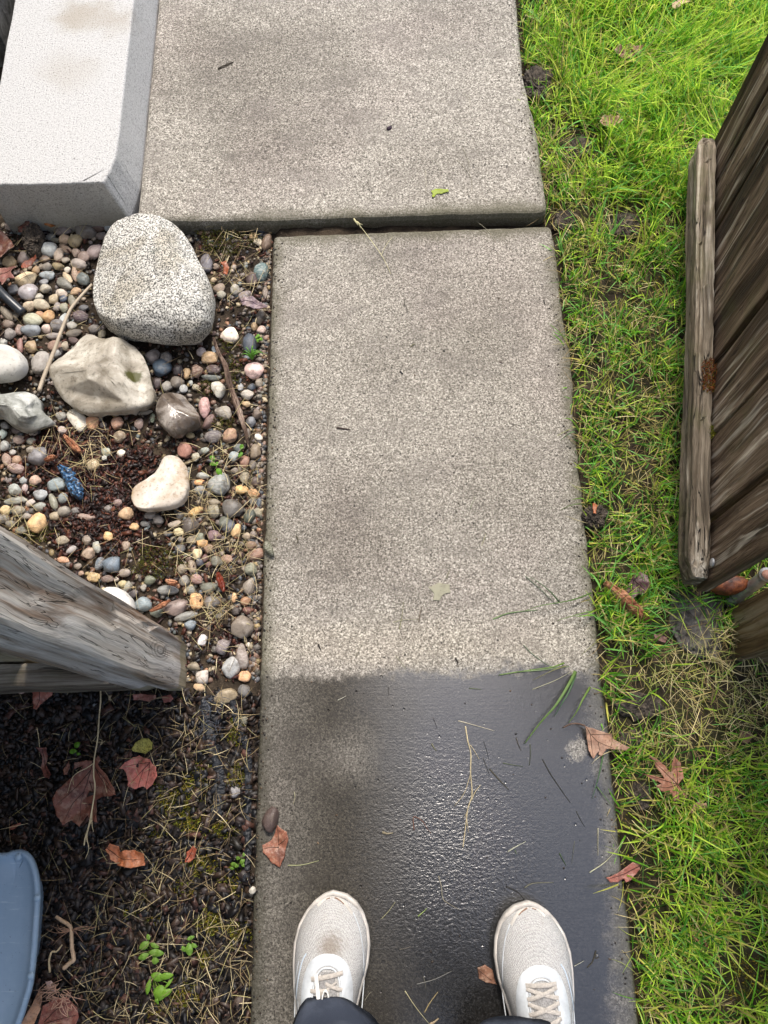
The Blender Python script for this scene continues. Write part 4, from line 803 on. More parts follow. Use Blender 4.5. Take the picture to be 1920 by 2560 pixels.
lush = sig((px - 1400) / 60) * sig((500 - py) / 90); top = sig((520 - py) / 60); mid = sig((py - 560) / 60) * sig((1500 - py) / 90); lowr = sig((py - 1830) / 60) * sig((px - 1620) / 40); tuft = sig((py - 1380) / 40) * sig((1760 - py) / 40) * sig((1700 - px) / 40)
strip = sig((1500 - px) / 40) * sig((py - 250) / 30) * sig((600 - py) / 30)
btn = sig((px - 1640) / 30) * mid
clump = np.array([mn.noise(Vector((a * 14, b * 14, 1))) for a, b in P[:, :2]]); clump2 = np.array([mn.noise(Vector((a * 40, b * 40, 4))) for a, b in P[:, :2]])
dens = .40 + .62 * lush + .25 * top + .04 * mid + .45 * lowr + .34 * tuft + .30 * btn - .28 * strip
dens = np.clip(dens, .05, 1) * np.clip(.78 + 1.2 * clump + .9 * clump2, .08, 1.35) * (1 - .95 * bare(px, py))
straw_z = sig((160 - np.hypot((px - 1800) / 1.3, py - 1735)) / 12)
dens *= 1 - .88 * straw_z
dens *= sig((P[:, 0] - edge_x(P[:, 1]) - .002) / .003)
far = P[:, 1] > 1.15
keep = (rn.random(len(px)) < dens * .84) & (P[:, 0] < 1.12)
P, px, py, lush, top, mid, lowr, tuft, btn, clump = [a[keep] for a in (P, px, py, lush, top, mid, lowr, tuft, btn, clump)]
n = len(P); L = rn.uniform(.018, .050, n) * (1 + 1.5 * lush + .60 * lowr + .5 * tuft + .35 * btn) * (1 + .5 * (rn.random(n) < .10)); W = rn.uniform(.0011, .0032, n) * (1 + .18 * lush + .12 * tuft)
az = rn.uniform(0, 6.28, n) + 0; fl = rn.random(n) < (.55 * lush); flow = np.array([mn.noise(Vector((a * 5, b * 5, 9))) for a, b in P[:, :2]]) * 3.0 + 4.4
az = np.where(fl, flow + rn.normal(0, .45, n), az); ex = P[:, 0] - edge_x(P[:, 1])
t0 = np.abs(rn.normal(.45, .35, n)) + .25 * lush; t1 = t0 + np.abs(rn.normal(.48, .35, n)); t1 = np.minimum(t1, 1.95)
near_e = (ex < .03) & (np.cos(az) < 0) & (rn.random(n) < .6); az = np.where(near_e, PI - az, az)
keys = list(GR); CG = np.array([GR[k] for k in keys]); col = np.zeros((n, 3)); r = rn.random(n)
wt = np.stack([.10 + .62 * lush + .20 * lowr + .1 * top, .20 + .20 * lush + .30 * lowr, .34 + .12 * top + .3 * btn, .30 - .14 * lush, .12 + .22 * mid + .16 * tuft + .05 * lush, .15 + .06 * lowr], 1); wt = np.clip(wt, .02, 9); wt /= wt.sum(1, keepdims=True); ci = (wt.cumsum(1) < r[:, None]).sum(1).clip(0, 5)
col = CG[ci] * rn.uniform(.72, 1.18, (n, 1)); dry = rn.random(n) < (.16 - .10 * lush + .16 * mid * (clump < 0)); col[dry] = np.array(lin('bfae72')) * rn.uniform(.6, 1.1, (dry.sum(), 1))
V, Fm, g = blades(P, az, t0, t1, L, W, col, rn.normal(0, .22, n)); o = mk_np('grass', V, Fm, M_grass, g); tag(o, 'green lawn grass along the right side of the walk', 'grass', kind='stuff')
# dry grass and clippings lying on the lawn, in the straw heap by the right post, in the mulch and the gravel
def straws(name, pts, L, W, cols, mat, label, cat, tiltr=.12, bend=.35, z=None):
    n = len(pts); pts = np.asarray(pts, float); az = rn.uniform(0, 6.28, n); t0 = PI / 2 - np.abs(rn.normal(0, tiltr, n)); t1 = PI / 2 + np.abs(rn.normal(0, tiltr, n))
    c = np.asarray(cols)[rn.integers(0, len(cols), n)] * rn.uniform(.65, 1.15, (n, 1)); V, Fm, g = blades(pts, az, t0, t1, L, W, c, rn.normal(0, bend, n), 5)
    o = mk_np(name, V, Fm, mat, g); tag(o, label, cat, kind='stuff'); return o
ST = [lin(h) for h in ('cdbd85', 'd9cb98', 'a8965e', '9aa050', '86714a', 'b9b46c', '6f5c3c', '8f9a48')]
SB = [lin(h) for h in ('b8a880', 'cbbd96', '94825e', '76654a', 'a39a6a', '8c7a58')]
P, px, py = lawn_sample(60000)
mid = sig((py - 560) / 60) * sig((1500 - py) / 90) * sig((1730 - px) / 30); lush = sig((px - 1450) / 60) * sig((500 - py) / 90); strip = sig((1500 - px) / 40) * sig((py - 220) / 30) * sig((600 - py) / 30); heap = sig((165 - np.hypot((px - 1790) / 1.35, py - 1735)) / 14); es = sig((.03 - (P[:, 0] - edge_x(P[:, 1]))) / .006)
d = (.17 + .20 * mid - .10 * lush + .30 * strip + .80 * heap + .10 * es + .12 * sig((py - 2250) / 60)) * (1 - .55 * bare(px, py)) * sig((P[:, 0] - edge_x(P[:, 1]) - .001) / .002)
k = rn.random(len(px)) < d * .62; P = P[k]; hp = heap[k]; P[:, 2] = rn.uniform(-.008, .014, len(P)) + .008 * hp; n = len(P)
straws('dry_grass', P, rn.uniform(.012, .060, n), rn.uniform(.0005, .0012, n), ST, M_straw, 'dry straw-coloured grass lying through the lawn and heaped below the right post', 'dry grass', .18, .55)
# moss
def moss(name, spots, per, cols, label, hgt=.006, z=None):
    pts = []
    for (px, py, rx, ry, z0) in spots:
        g0 = G(px, py, z0); sc = (G(px + 1, py, z0) - g0).length; k = int(per * rx * ry * sc * sc * 1e4)
        for i in range(k):
            a, r = rn.uniform(0, 6.28), math.sqrt(rn.random()) * (1 + .35 * mn.noise(Vector((px, i * .0, 0)))); q = (px + rx * r * math.cos(a) * (1 + .3 * math.sin(3 * a + px)), py + ry * r * math.sin(a)); g1 = G(q[0], q[1], z0); h = (1 - r * r) * .006
            pts.append((g1.x, g1.y, z0 + h * rn.random()))
    pts = np.array(pts); n = len(pts); c = np.asarray(cols)[rn.integers(0, len(cols), n)] * rn.uniform(.5, 1.2, (n, 1))
    V, Fm, g = blades(pts, rn.uniform(0, 6.28, n), rn.uniform(.1, .8, n), rn.uniform(.6, 1.7, n), rn.uniform(.5, 1.2, n) * hgt, rn.uniform(.0009, .0018, n), c, None, 2); o = mk_np(name, V, Fm, M_moss, g); tag(o, label, 'moss', kind='stuff'); return o
MG = [lin(h) for h in ('5f6420', '4a4f18', '757a2a', '6b5c20', '3c3d14')]; MD = [lin(h) for h in ('4a4a1e', '3a3a18', '5c5526', '4b3c20')]; MO = [lin(h) for h in ('8a7a1c', '9a8426', '6f6a1c', 'a38b35')]
moss('moss', [(*S('d', 1000, 720), 45, 30, -.028), (*S('d', 1150, 600), 30, 26, -.028), (*S('d', 1400, 300), 22, 40, -.028), (*S('d', 1400, 560), 24, 40, -.028), (*S('e', 1200, 150), 45, 30, -.028), (*S('e', 1250, 480), 40, 40, -.028), (*S('e', 1100, 900), 50, 40, -.028), (S('d', 1120, 680)[0], S('d', 1120, 680)[1], 40, 28, -.03), (*S('d', 1080, 800), 45, 35, -.03), (*S('d', 1180, 850), 50, 30, -.03), (*S('d', 930, 900), 40, 25, -.03), (*S('d', 1330, 880), 35, 25, -.03), (*S('d', 1210, 520), 22, 30, -.03), (*S('d', 930, 640), 30, 18, -.03), (*S('e', 880, 320), 35, 25, -.03), (*S('e', 910, 480), 30, 18, -.03), (*S('e', 780, 150), 35, 16, -.03), (*S('e', 780, 430), 22, 14, -.03), (*S('e', 1100, 280), 32, 25, -.03), (*S('e', 1420, 560), 30, 40, -.03), (*S('e', 930, 1000), 50, 30, -.03), (*S('e', 1230, 700), 30, 30, -.03), (*S('e', 1380, 250), 30, 40, -.03)], 75, MG + MO[:1], 'patches of green moss in the dark mulch beside the walk')
moss('moss', [(*S('c', 940, 370), 62, 40, -.026), (*S('c', 230, 200), 45, 22, -.03), (*S('b', 1220, 285), 20, 20, -.022), (*S('b', 1380, 200), 22, 45, -.028), (*S('b', 1320, 490), 32, 20, -.024), (*S('a', 1330, 240), 75, 42, -.022), (*S('a', 1360, 850), 30, 26, -.028), (*S('c', 1070, 1170), 30, 20, -.03)], 46, MD + MG[:2], 'clumps of dark green moss in the gravel bed')
moss('moss', [(*S('r', 200, 1050), 26, 42, -.012), (*S('r', 250, 1400), 22, 20, -.012), (1650, 712, 25, 22, -.012), (1860, 2440, 75, 55, -.012), (1690, 2110, 60, 50, -.012), (1640, 1850, 40, 30, -.012), (1780, 2300, 60, 40, -.012), (1600, 2500, 40, 40, -.012), (1480, 480, 26, 20, -.012), (1670, 1690, 26, 20, -.012), (*S('q', 930, 1130), 35, 35, -.012)], 30, MO + MG, 'olive and yellow moss at the foot of the lawn grass')
bg0 = GS('q', 1262, 1200, .118)
moss('moss', [(*S('q', 1268, 1180), 21, 42, .114)], 130, [lin(h) for h in ('7a3a1c', '6a4a1e', '5c2f16', '6b6420', '84502a')], 'rusty red and green moss cushion on top of the gate batten', .007)
moss('moss', [(*S('t', 1283, 225), 11, 24, .112)], 130, [lin(h) for h in ('5f6018', '4a4f12', '73701f')], 'small olive moss cushion on the gate batten, below the rusty one', .006)
P, px, py = lawn_sample(60000); cl_ = np.array([mn.noise(Vector((a * 11, b * 11, 7))) for a, b in P[:, :2]]); k = (cl_ > -.12) & (P[:, 0] > edge_x(P[:, 1])) & (rn.random(len(px)) < .62 * (1 - .6 * bare(px, py, .8))); P = P[k]; P[:, 2] = -.013; n = len(P)
cc = np.asarray(MO[1:3] + MG + MD)[rn.integers(0, 2 + len(MG) + len(MD), n)] * rn.uniform(.5, 1.15, (n, 1)); V, Fm, g = blades(P, rn.uniform(0, 6.28, n), rn.uniform(.1, .9, n), rn.uniform(.7, 1.7, n), rn.uniform(.004, .010, n), rn.uniform(.001, .002, n), cc, None, 2)
o = mk_np('moss', V, Fm, M_moss, g); tag(o, 'dull moss and thatch growing low between the lawn grass', 'moss', kind='stuff')
# straw over the mulch and gravel
pts = []
while len(pts) < 950:
    px, py = rn.uniform(-20, 622), rn.uniform(1735, 2600); w_ = .12 + .5 * sig((px - 330) / 60) * 1.0 + .25 * sig((py - 2250) / 60)
    if rn.random() > w_: continue
    g1 = G(px, py, -.022); pts.append((g1.x, g1.y, -.022 + rn.uniform(-.002, .012)))
n = len(pts); straws('dry_grass', pts, rn.uniform(.006, .055, n) ** 1.0, rn.uniform(.0004, .0011, n), SB, M_straw, 'pale dry grass clippings scattered over the dark mulch', 'grass clippings', .12, .45)
pts = []
CL = [(S('b', 1200, 950), 40), (S('b', 350, 520), 60), (S('c', 1330, 430), 80), (S('c', 1250, 650), 50), (S('a', 1370, 480), 60), (S('b', 560, 640), 50), (S('a', 1400, 170), 60), (S('c', 1180, 180), 60), (S('b', 60, 1080), 40), (S('b', 1500, 900), 40), (S('c', 1400, 300), 50), (S('b', 1330, 700), 60)]
while len(pts) < 800:
    if rn.random() < .60: c_, r_ = CL[rn.integers(0, len(CL))]; px, py = rn.normal(c_[0], r_ * .6), rn.normal(c_[1], r_ * .6)
    else: px, py = rn.uniform(0, 665), rn.uniform(560, 1740)
    if not bed_ok(px, py, 0): continue
    g1 = G(px, py, -.012); pts.append((g1.x, g1.y, -.012 + rn.uniform(-.006, .008)))
n = len(pts); straws('dry_grass', pts, rn.uniform(.012, .06, n), rn.uniform(.0005, .0012, n), SB, M_straw, 'dry grass stalks lying across the gravel bed', 'grass clippings', .08, .3)
# soil crumbs at the slab edges and specks of debris
pts = []
for k in range(900):
    if rn.random() < .5: y = rn.uniform(-.4, 1.05); pts.append((SX0 + abs(rn.normal(0, .010)), y, .0006))
    elif rn.random() < .7: y = rn.uniform(-.4, 1.7); pts.append((edge_x(y) - .002 - abs(rn.normal(0, .014)), y, .0006 if y < LY1 else uz(.3) + .0006))
    else: pts.append((rn.uniform(-.2, .33), rn.uniform(-.35, 1.7), 0)); y = pts[-1][1]; pts[-1] = (pts[-1][0], y, .0006 if y < LY1 else uz(.3) + .0006)
    if LY1 - .01 < pts[-1][1] < UY0 + .02: pts.pop()
pts += [(rn.uniform(SX0, .35), rn.uniform(LY1, UY0), -.03) for k in range(900)]
o = scatter_lumps('soil_crumbs', pts, .0005, .0019, [lin(h) for h in ('2a211a', '3a2f24', '1c1815', '5c4b38')], M_grit); tag(o, 'dark crumbs of soil along the edges and joint of the walk', 'soil crumbs', kind='stuff')

# ------------------------------------------------------------------ clods of soil
M_clod = mat_rock('soil_clod', ((.016, .013, .010), (.045, .036, .028), (.10, .080, .060)), 120, .92)
def clod(crop, x, y, rx, ry, label, H=.03, z=-.012, seed=1):
    k = 20; rr = random.Random(seed); pts = [(x + rx * math.cos(2 * PI * i / k) * (1 + rr.uniform(-.22, .22)), y + ry * math.sin(2 * PI * i / k) * (1 + rr.uniform(-.22, .22))) for i in range(k)]
    o = lump('soil_clod', cropoutline(crop, pts, z + .01), H, z + .004, M_clod, seed, .36, .75, 0, 90, 44, .20); o.data.polygons.foreach_set('use_smooth', [False] * len(o.data.polygons)); tag(o, label, 'soil clod', 'clods of dark soil'); return o
clod('r', 112, 560, 95, 105, 'large dark soil clod spilling over the upper right edge of the walk', .034, -.002, 1)
clod('r', 395, 985, 85, 70, 'crumbly brown soil clod under dry grass right of the orange green moss', .022, -.012, 2)
clod('r', 612, 1062, 42, 48, 'small black soil clod in the lawn below the pale curled leaf', .022, -.010, 3)
clod('q', 300, 130, 75, 70, 'soil clod at the right end of the joint between the two slabs', .02, -.012, 4)
clod('q', 690, 175, 110, 85, 'broad dark soil clod in the grass right of the slab joint', .026, -.012, 5)
clod('t', 505, 775, 82, 75, 'round black soil clod with an orange fleck, at the right edge of the walk', .03, -.004, 6)
clod('u', 700, 380, 130, 85, 'flat wet brown soil clod above the folded leaf at the edge of the walk', .024, -.012, 7)
clod('u', 690, 900, 75, 80, 'dark soil clod left of the star shaped leaf', .02, -.012, 8)
clod('a', 195, 235, 62, 95, 'rough dark grey clod of soil in front of the concrete step', .04, -.02, 9)
clod('u', 640, 570, 75, 55, 'small soil clod right beside the folded leaf', .018, -.012, 10)
clod('t', 1180, 1290, 110, 50, 'grey brown clod below the near end of the gate batten', .02, -.014, 12)

# ------------------------------------------------------------------ leaves
M_leaf = mat_obj('dead_leaf', .40, .75, 300, .45, .9, .10, 45); M_green = mat_obj('green_leaf', .5, .15, 120, .4, .3, .3, 60); M_vein = mat_obj('leaf_vein', .55, .1, 100, .3, .1)
def leafz(x, y, c, seed, curl, amp, fr): 
    dx, dy = x - c.x, y - c.y
    return 1.35 * amp * mn.noise(Vector((x * fr, y * fr, seed))) + amp * .4 * mn.noise(Vector((x * fr * 3.3, y * fr * 3.3, seed))) + curl * (dx * dx + dy * dy) * 14
def leaf(crop, pts, hx, label, z=.004, veins=None, curl=.45, amp=.006, fr=30, name='fallen_leaf', cat='leaf', group='fallen leaves', mat=None, stem=None, vein_hx=None, seed=None, thick=.0005):
    P = [GS(crop, a, b, z + .004) for a, b in pts]; seed = seed if seed is not None else pts[0][0] * .37
    Q = []
    for i in range(len(P)):                     # soften the outline and give it fine teeth
        a, b = P[i], P[(i + 1) % len(P)]; m = max(2, int((b - a).length / .0025)); nn = Vector((b.y - a.y, a.x - b.x, 0)).normalized() if (b - a).length > 0 else Vector((0, 0, 0))
        for j in range(m):
            q = a.lerp(b, j / m); s = math.sin(PI * j / m); Q.append(q + nn * (.0007 * mn.noise(q * 320) + .035 * s * (b - a).length))
    c = sum(Q, Vector((0, 0, 0))) / len(Q); pl = [(q.x, q.y) for q in Q]; x0, x1 = min(p[0] for p in pl), max(p[0] for p in pl); y0, y1 = min(p[1] for p in pl), max(p[1] for p in pl)
    st = max(.0022, (x1 - x0) / 36); ins = []; y = y0
    while y < y1:
        x = x0
        while x < x1:
            if in_poly(x, y, pl): ins.append((x + st * .2 * mn.noise(Vector((x * 900, y * 900, 0))), y))
            x += st
        y += st
    vs = [Vector(p) for p in pl + ins]; n = len(pl); r = delaunay_2d_cdt(vs, [(i, (i + 1) % n) for i in range(n)], [], 1, 1e-6)
    zf = lambda x, y: z + .002 + leafz(x, y, c, seed, curl, amp, fr)
    vv = [(v.x, v.y, 0) for v in r[0]]; zz = [zf(v[0], v[1]) for v in vv]; mz = min(zz); off = z + .0008 - mz
    V = [(v[0], v[1], q + off) for v, q in zip(vv, zz)]; o = mk(name, V, r[2], mat or M_leaf, col=lin(hx)); md = o.modifiers.new('thickness', 'SOLIDIFY'); md.thickness = thick; md.offset = 0
    tag(o, label, cat, group)
    if crop in 'de': o.color = tuple(min(.8, v * 1.45) for v in o.color[:3]) + (1,)  # leaves on the mulch coloured brighter to offset the shade there
    if veins:
        parts = []
        for vn in veins:
            q = [GS(crop, a, b, z + .004) for a, b in vn]; sp = spline(q, 8); sp = [Vector((p.x, p.y, zf(p.x, p.y) + off + .0004)) for p in sp]; parts.append(tube(sp, (.0008, .0003), 5))
        V, F = merge(parts); l = lin(vein_hx) if vein_hx else tuple(v * .45 for v in lin(hx)); mk('vein', V, F, M_vein, o, col=l)
    if stem:
        q = [GS(crop, a, b, z + .004) for a, b in stem]; q = [Vector((p.x, p.y, z + .003 + .006 * math.sin(PI * i / (len(q) - 1)))) for i, p in enumerate(q)]; q[-1].z = zf(q[-1].x, q[-1].y) + off
        V, F = tube(spline(q, 6), (.0010, .0013), 7); mk('stalk', V, F, M_vein, o, col=tuple(v * .5 for v in lin(hx)))
    return o
leaf('d', [(600,448),(615,475),(590,500),(640,560),(690,640),(700,680),(660,690),(620,690),(570,710),(575,760),(590,845),(540,830),(520,800),(480,870),(430,830),(390,858),(350,800),(330,740),(322,700),(345,655),(400,600),(500,510),(445,530),(450,490),(520,475),(560,478)], '6e4234', 'largest brown maple leaf lying on the dark mulch', -.02,
     [[(560,480),(520,600),(480,720),(475,840)],[(560,480),(600,580),(680,670)],[(545,530),(450,640),(345,740)],[(530,600),(560,700),(575,800)],[(500,660),(430,740),(395,830)],[(570,520),(640,600),(670,640)]], .25, .006, 22)
leaf('d', [(825,448),(890,470),(930,520),(935,570),(905,620),(870,650),(850,630),(800,648),(760,630),(755,580),(735,530),(708,525),(740,490),(790,460)], 'b0685c', 'pinkish red three lobed leaf on the dark mulch', -.018, [[(893,488),(820,560),(765,625)],[(893,488),(800,500),(720,522)],[(893,488),(880,560),(862,635)],[(850,530),(830,590),(820,640)]], .3, .004, 34)
leaf('d', [(778,410),(800,370),(840,345),(880,345),(905,370),(900,410),(860,438),(820,430),(790,425)], 'd2bd63', 'small yellow leaf speckled brown, above the pinkish red leaf', -.012, None, .5, .003, 40, mat=mat_obj('speckled_leaf', .5, .9, 420, .3, .3, .2, 300))
leaf('d', [(640,1000),(670,965),(710,985),(715,1020),(750,1005),(800,1005),(865,1025),(860,1100),(790,1110),(740,1100),(700,1100),(660,1060)], 'b3704c', 'crumpled orange brown leaf on the mulch near the blue tray', -.02, [[(645,985),(700,1050),(780,1060),(855,1060)]], .2, .012, 42)
leaf('w', [(155,768),(195,795),(203,825),(185,900),(165,945),(130,925),(95,880),(92,850),(130,830)], '94604c', 'reddish folded leaf on the left edge of the wet slab, below the dark brown pebble', 0, [[(157,772),(160,850),(165,940)],[(160,860),(130,860),(100,865)],[(160,850),(185,830),(198,815)]], .2, .004, 40)
leaf('u', [(365,497),(420,510),(530,540),(535,565),(565,585),(625,620),(600,638),(540,630),(500,628),(470,670),(450,660),(455,640),(425,685),(410,670),(395,640),(380,570)], 'b08a72', 'folded tan leaf with a curved stalk on the right edge of the wet slab', .003, [[(367,499),(440,580),(540,625)],[(400,540),(410,600),(420,670)],[(410,545),(470,545),(525,545)],[(450,590),(460,640)]], .5, .007, 26, stem=[(250,505),(290,485),(330,483),(365,497)])
leaf('u', [(735,660),(790,688),(840,725),(872,765),(868,720),(888,672),(925,705),(938,750),(945,795),(915,835),(940,875),(988,932),(945,900),(924,872),(920,930),(888,927),(878,880),(840,886),(800,862),(783,838),(818,828),(760,803),(695,768),(770,778),(835,800),(790,740)], 'a9745a', 'star shaped brown maple leaf with pointed lobes on the lawn edge', .016, [[(912,832),(820,745),(740,668)],[(912,832),(800,800),(700,770)],[(912,832),(905,750),(890,680)],[(912,832),(850,850),(790,845)],[(912,832),(905,880),(903,925)],[(912,832),(950,885),(985,928)]], .25, .004, 26)
leaf('u', [(495,1370),(560,1345),(610,1310),(650,1280),(690,1290),(690,1320),(670,1350),(640,1385),(610,1398),(600,1375),(565,1398),(520,1398)], 'a8695a', 'narrow salmon pink leaf across the right edge of the slab', .002, [[(690,1300),(600,1350),(500,1378)]], .3, .003, 34)
leaf('t', [(745,1190),(800,1150),(850,1180),(865,1250),(830,1305),(790,1300),(760,1330),(720,1310),(715,1260),(735,1220)], '5d4042', 'dark purple brown leaf behind the red bark piece on the lawn', .012, [[(750,1200),(800,1240),(850,1290)],[(760,1200),(750,1260),(740,1310)],[(760,1200),(820,1190)],[(780,1225),(790,1290)]], .3, .006, 34)
leaf('r', [(520,850),(545,800),(560,790),(600,785),(650,800),(680,835),(630,850),(600,845),(570,868),(540,862)], 'd0ad8c', 'pale curled tan leaf in the grass near the top of the photo', .016, [[(525,850),(600,820),(675,835)]], 1.0, .008, 34)
leaf('r', [(615,350),(660,320),(700,340),(715,300),(735,285),(765,320),(815,335),(800,375),(750,390),(680,400),(640,385)], '8d6854', 'withered brown leaf sunk in a hollow of the long grass', .022, [[(640,370),(720,345),(800,350)]], .4, .010, 34)
leaf('r', [(1015,60),(1015,30),(1060,0),(1130,5),(1140,25),(1100,30),(1060,50)], 'd8b596', 'pale leaf in the long grass at the very top of the photo', .03, None, .8, .008, 34)
leaf('s', [(1095,590),(1130,575),(1165,600),(1185,670),(1135,660),(1100,640)], '8a6450', 'brown leaf half under the inner side of the right shoe', .0005, [[(1100,600),(1160,650)]], .1, .002, 34)
leaf('a', [(-60,150),(0,180),(40,210),(75,250),(95,290),(60,300),(20,350),(-40,380)], '70463a', 'reddish brown leaf at the left edge just below the concrete step', .0, None, .3, .010, 20)
leaf('a', [(-60,390),(0,400),(60,405),(110,410),(75,440),(90,460),(100,480),(50,470),(10,505),(0,480),(-60,500)], '9a6a62', 'pinkish brown lobed leaf at the left edge, above the black hose', -.004, [[(-40,440),(60,430),(100,415)]], .3, .008, 24)
leaf('a', [(130,400),(145,370),(180,345),(215,330),(220,348),(190,375),(165,405),(140,418)], '84402a', 'narrow rust red leaf standing among the pebbles at upper left', .0, None, .5, .006, 40)
leaf('a', [(1425,595),(1460,585),(1500,580),(1550,605),(1595,640),(1585,650),(1500,645),(1440,635)], '8d7a80', 'dry purplish leaf against the slab edge right of the granite boulder', -.005, [[(1430,610),(1500,610),(1590,645)]], .3, .006, 40)
leaf('a', [(100,155),(160,130),(185,140),(170,180),(130,200),(110,190)], '5c3028', 'dark red leaf tucked behind the grey soil clod in front of the step', -.004, None, .3, .008, 40)
leaf('a', [(255,130),(290,125),(330,150),(300,158),(265,150)], '9a5f28', 'small orange brown leaf at the foot of the concrete step', -.01, None, .3, .006, 40)
leaf('a', [(1305,370),(1340,358),(1360,400),(1345,440),(1320,430),(1325,400)], '9a5230', 'orange brown leaf right of the granite boulder', -.006, None, .4, .006, 50)
leaf('d', [(-40,30),(60,34),(165,38),(172,65),(140,75),(120,82),(60,70),(0,78),(-40,70)], 'b09488', 'pale pinkish leaf under the fence rail at the left edge', -.018, [[(-20,50),(80,52),(160,55)]], .3, .008, 30)
leaf('d', [(190,60),(270,48),(330,60),(310,90),(280,112),(250,132),(225,178),(208,170),(200,130)], '8d5648', 'torn reddish leaf hanging below the fence rail', -.02, [[(240,60),(235,120),(218,168)]], .3, .008, 34)
leaf('d', [(785,85),(830,80),(925,88),(928,112),(885,128),(790,118)], '8a5a50', 'flat reddish brown leaf on the mulch below the foot of the left gate post', -.018, None, .2, .004, 34)
leaf('d', [(950,95),(1010,85),(1028,110),(1010,130),(970,135)], '7d4c44', 'small dark red leaf next to the flat reddish brown one below the post foot', -.018, None, .2, .004, 34)
leaf('e', [(100,1110),(180,990),(215,920),(240,885),(262,890),(255,950),(235,1010),(190,1120)], 'b98c6c', 'light tan leaf in the lower left corner beside the blue tray', -.008, None, .3, .007, 26)
leaf('e', [(210,1120),(250,985),(330,930),(400,925),(460,990),(465,1050),(440,1130)], '8a5548', 'reddish brown leaf in the lower left corner under tangled roots', -.016, [[(260,1080),(340,1000),(430,960)],[(260,1090),(360,1060),(450,1040)]], .2, .008, 22)
leaf('e', [(265,840),(300,835),(330,870),(320,900),(280,890)], 'b59a90', 'pale pink leaf scrap right of the blue tray', -.016, None, .2, .004, 40)
leaf('d', [(232,400),(290,400),(285,450),(270,500),(315,560),(308,585),(270,575),(240,520),(250,450)], '6b4038', 'withered dark brown leaf left of the largest maple leaf', -.018, [[(260,410),(262,500),(300,570)]], .3, .008, 34)
leaf('d', [(1095,1080),(1110,1020),(1150,980),(1172,1000),(1150,1060),(1120,1082)], '8f4a35', 'red brown leaf standing in straw on the mulch near the slab edge', -.015, [[(1105,1070),(1155,990)]], .5, .006, 40)
leaf('d', [(370,530),(405,475),(412,520),(395,560),(378,562)], '7a5040', 'narrow brown leaf scrap between the dark brown and the largest leaf', -.018, None, .3, .004, 40)
leaf('u', [(980,990),(1000,955),(1020,935),(1070,940),(1078,965),(1020,985),(990,1000)], 'a88468', 'small curled tan leaf below the star shaped leaf', .012, [[(985,990),(1070,950)]], 1.2, .006, 40)
leaf('u', [(1265,520),(1320,520),(1342,560),(1310,600),(1280,592)], '8a5f52', 'small reddish leaf half hidden in grass below the straw heap', .0, None, .4, .006, 40)
leaf('u', [(1375,0),(1375,0)], 'ffffff', 'x') if False else None
leaf('d', [(48,870),(120,842),(118,858),(70,888),(50,888)], '7a4a3c', 'thin brown leaf strip on the mulch above the blue tray', -.018, None, .3, .003, 40)
leaf('t', [(487,690),(500,683),(520,705),(510,760),(492,755),(490,720)], 'b5683a', 'tiny orange leaf fleck on top of the round black clod', .022, None, .3, .002, 60)
leaf('t', [(895,1570),(930,1560),(985,1590),(975,1625),(940,1612),(905,1600)], '8d5f58', 'small pinkish brown leaf in the grass below the red bark piece', .0, None, .3, .004, 40)
leaf('m', [(880,140),(900,128),(930,130),(960,135),(963,144),(930,152),(908,150),(900,160),(893,170),(884,165),(888,152)], 'c6df3e', 'bright yellow green winged maple seed on the upper slab', uz(GS('m', 920, 145).x) + .0005, None, .5, .002, 40, name='maple_seed', cat='seed', group=None, mat=M_green)
leaf('t', [(1100,1265),(1240,1250),(1290,1290),(1230,1340),(1130,1330)], '5f4a44', 'dark leaf litter scrap below the gate batten', -.008, None, .2, .006, 34)
M_splat = mat_obj('pale_flake', .7, .4, 300, .3, .4)
leaf('p', [(925,1268),(948,1258),(972,1262),(974,1280),(958,1284),(950,1298),(936,1296),(938,1282)], '8f8d7a', 'pale papery leaf flake lying on the middle of the lower slab', .0001, None, .01, .0004, 40, mat=M_splat)

# ------------------------------------------------------------------ bark, sticks, hose, scrap, fabric
M_bark = mat_wood('red_bark', ((.09, .03, .015), (.26, .10, .05), (.42, .20, .11), (.55, .32, .20)), 1.6, 0, 0)
def strip(name, crop, pts, hw, th, z, mat, label, cat, zfun=None, col=None, wob=.15, group=None):
    P = spline([GS(crop, a, b, z) for a, b in pts], 8); V, F = [], []; n = len(P)
    for i, p in enumerate(P):
        d = (P[min(i + 1, n - 1)] - P[max(0, i - 1)]).normalized(); s = Vector((d.y, -d.x, 0)); w_ = hw * (1 + wob * mn.noise(Vector((i * .5, hw * 900, 0)))) * min(1, .45 + 1.6 * i / n, .35 + 2.2 * (n - 1 - i) / n)
        zz = z + (zfun(i / (n - 1)) if zfun else 0)
        for k, (a, b) in enumerate(((-1, 0), (-.75, .7), (-.35, 1), (0, .75), (.3, 1.1), (.7, .8), (1, 0), (.6, -.5), (-.6, -.5))):
            j = mn.noise(Vector((i * .7, k * 1.7, 2))) * .35; V.append((p.x + s.x * a * w_, p.y + s.y * a * w_, zz + th * (b + j * (1 if b > 0 else 0))))
    m = 9
    for i in range(n - 1):
        for k in range(m): F.append((i * m + k, i * m + (k + 1) % m, (i + 1) * m + (k + 1) % m, (i + 1) * m + k))
    F.append(tuple(range(m))[::-1]); F.append(tuple((n - 1) * m + k for k in range(m)))
    o = mk(name, V, F, mat, col=col, smooth=False); return tag(o, label, cat, group)
strip('bark_piece', 't', [(565, 1222), (640, 1275), (720, 1345), (800, 1425), (862, 1478)], .0105, .009, .014, M_bark, 'reddish ridged piece of bark lying on the lawn beside the slab', 'bark')
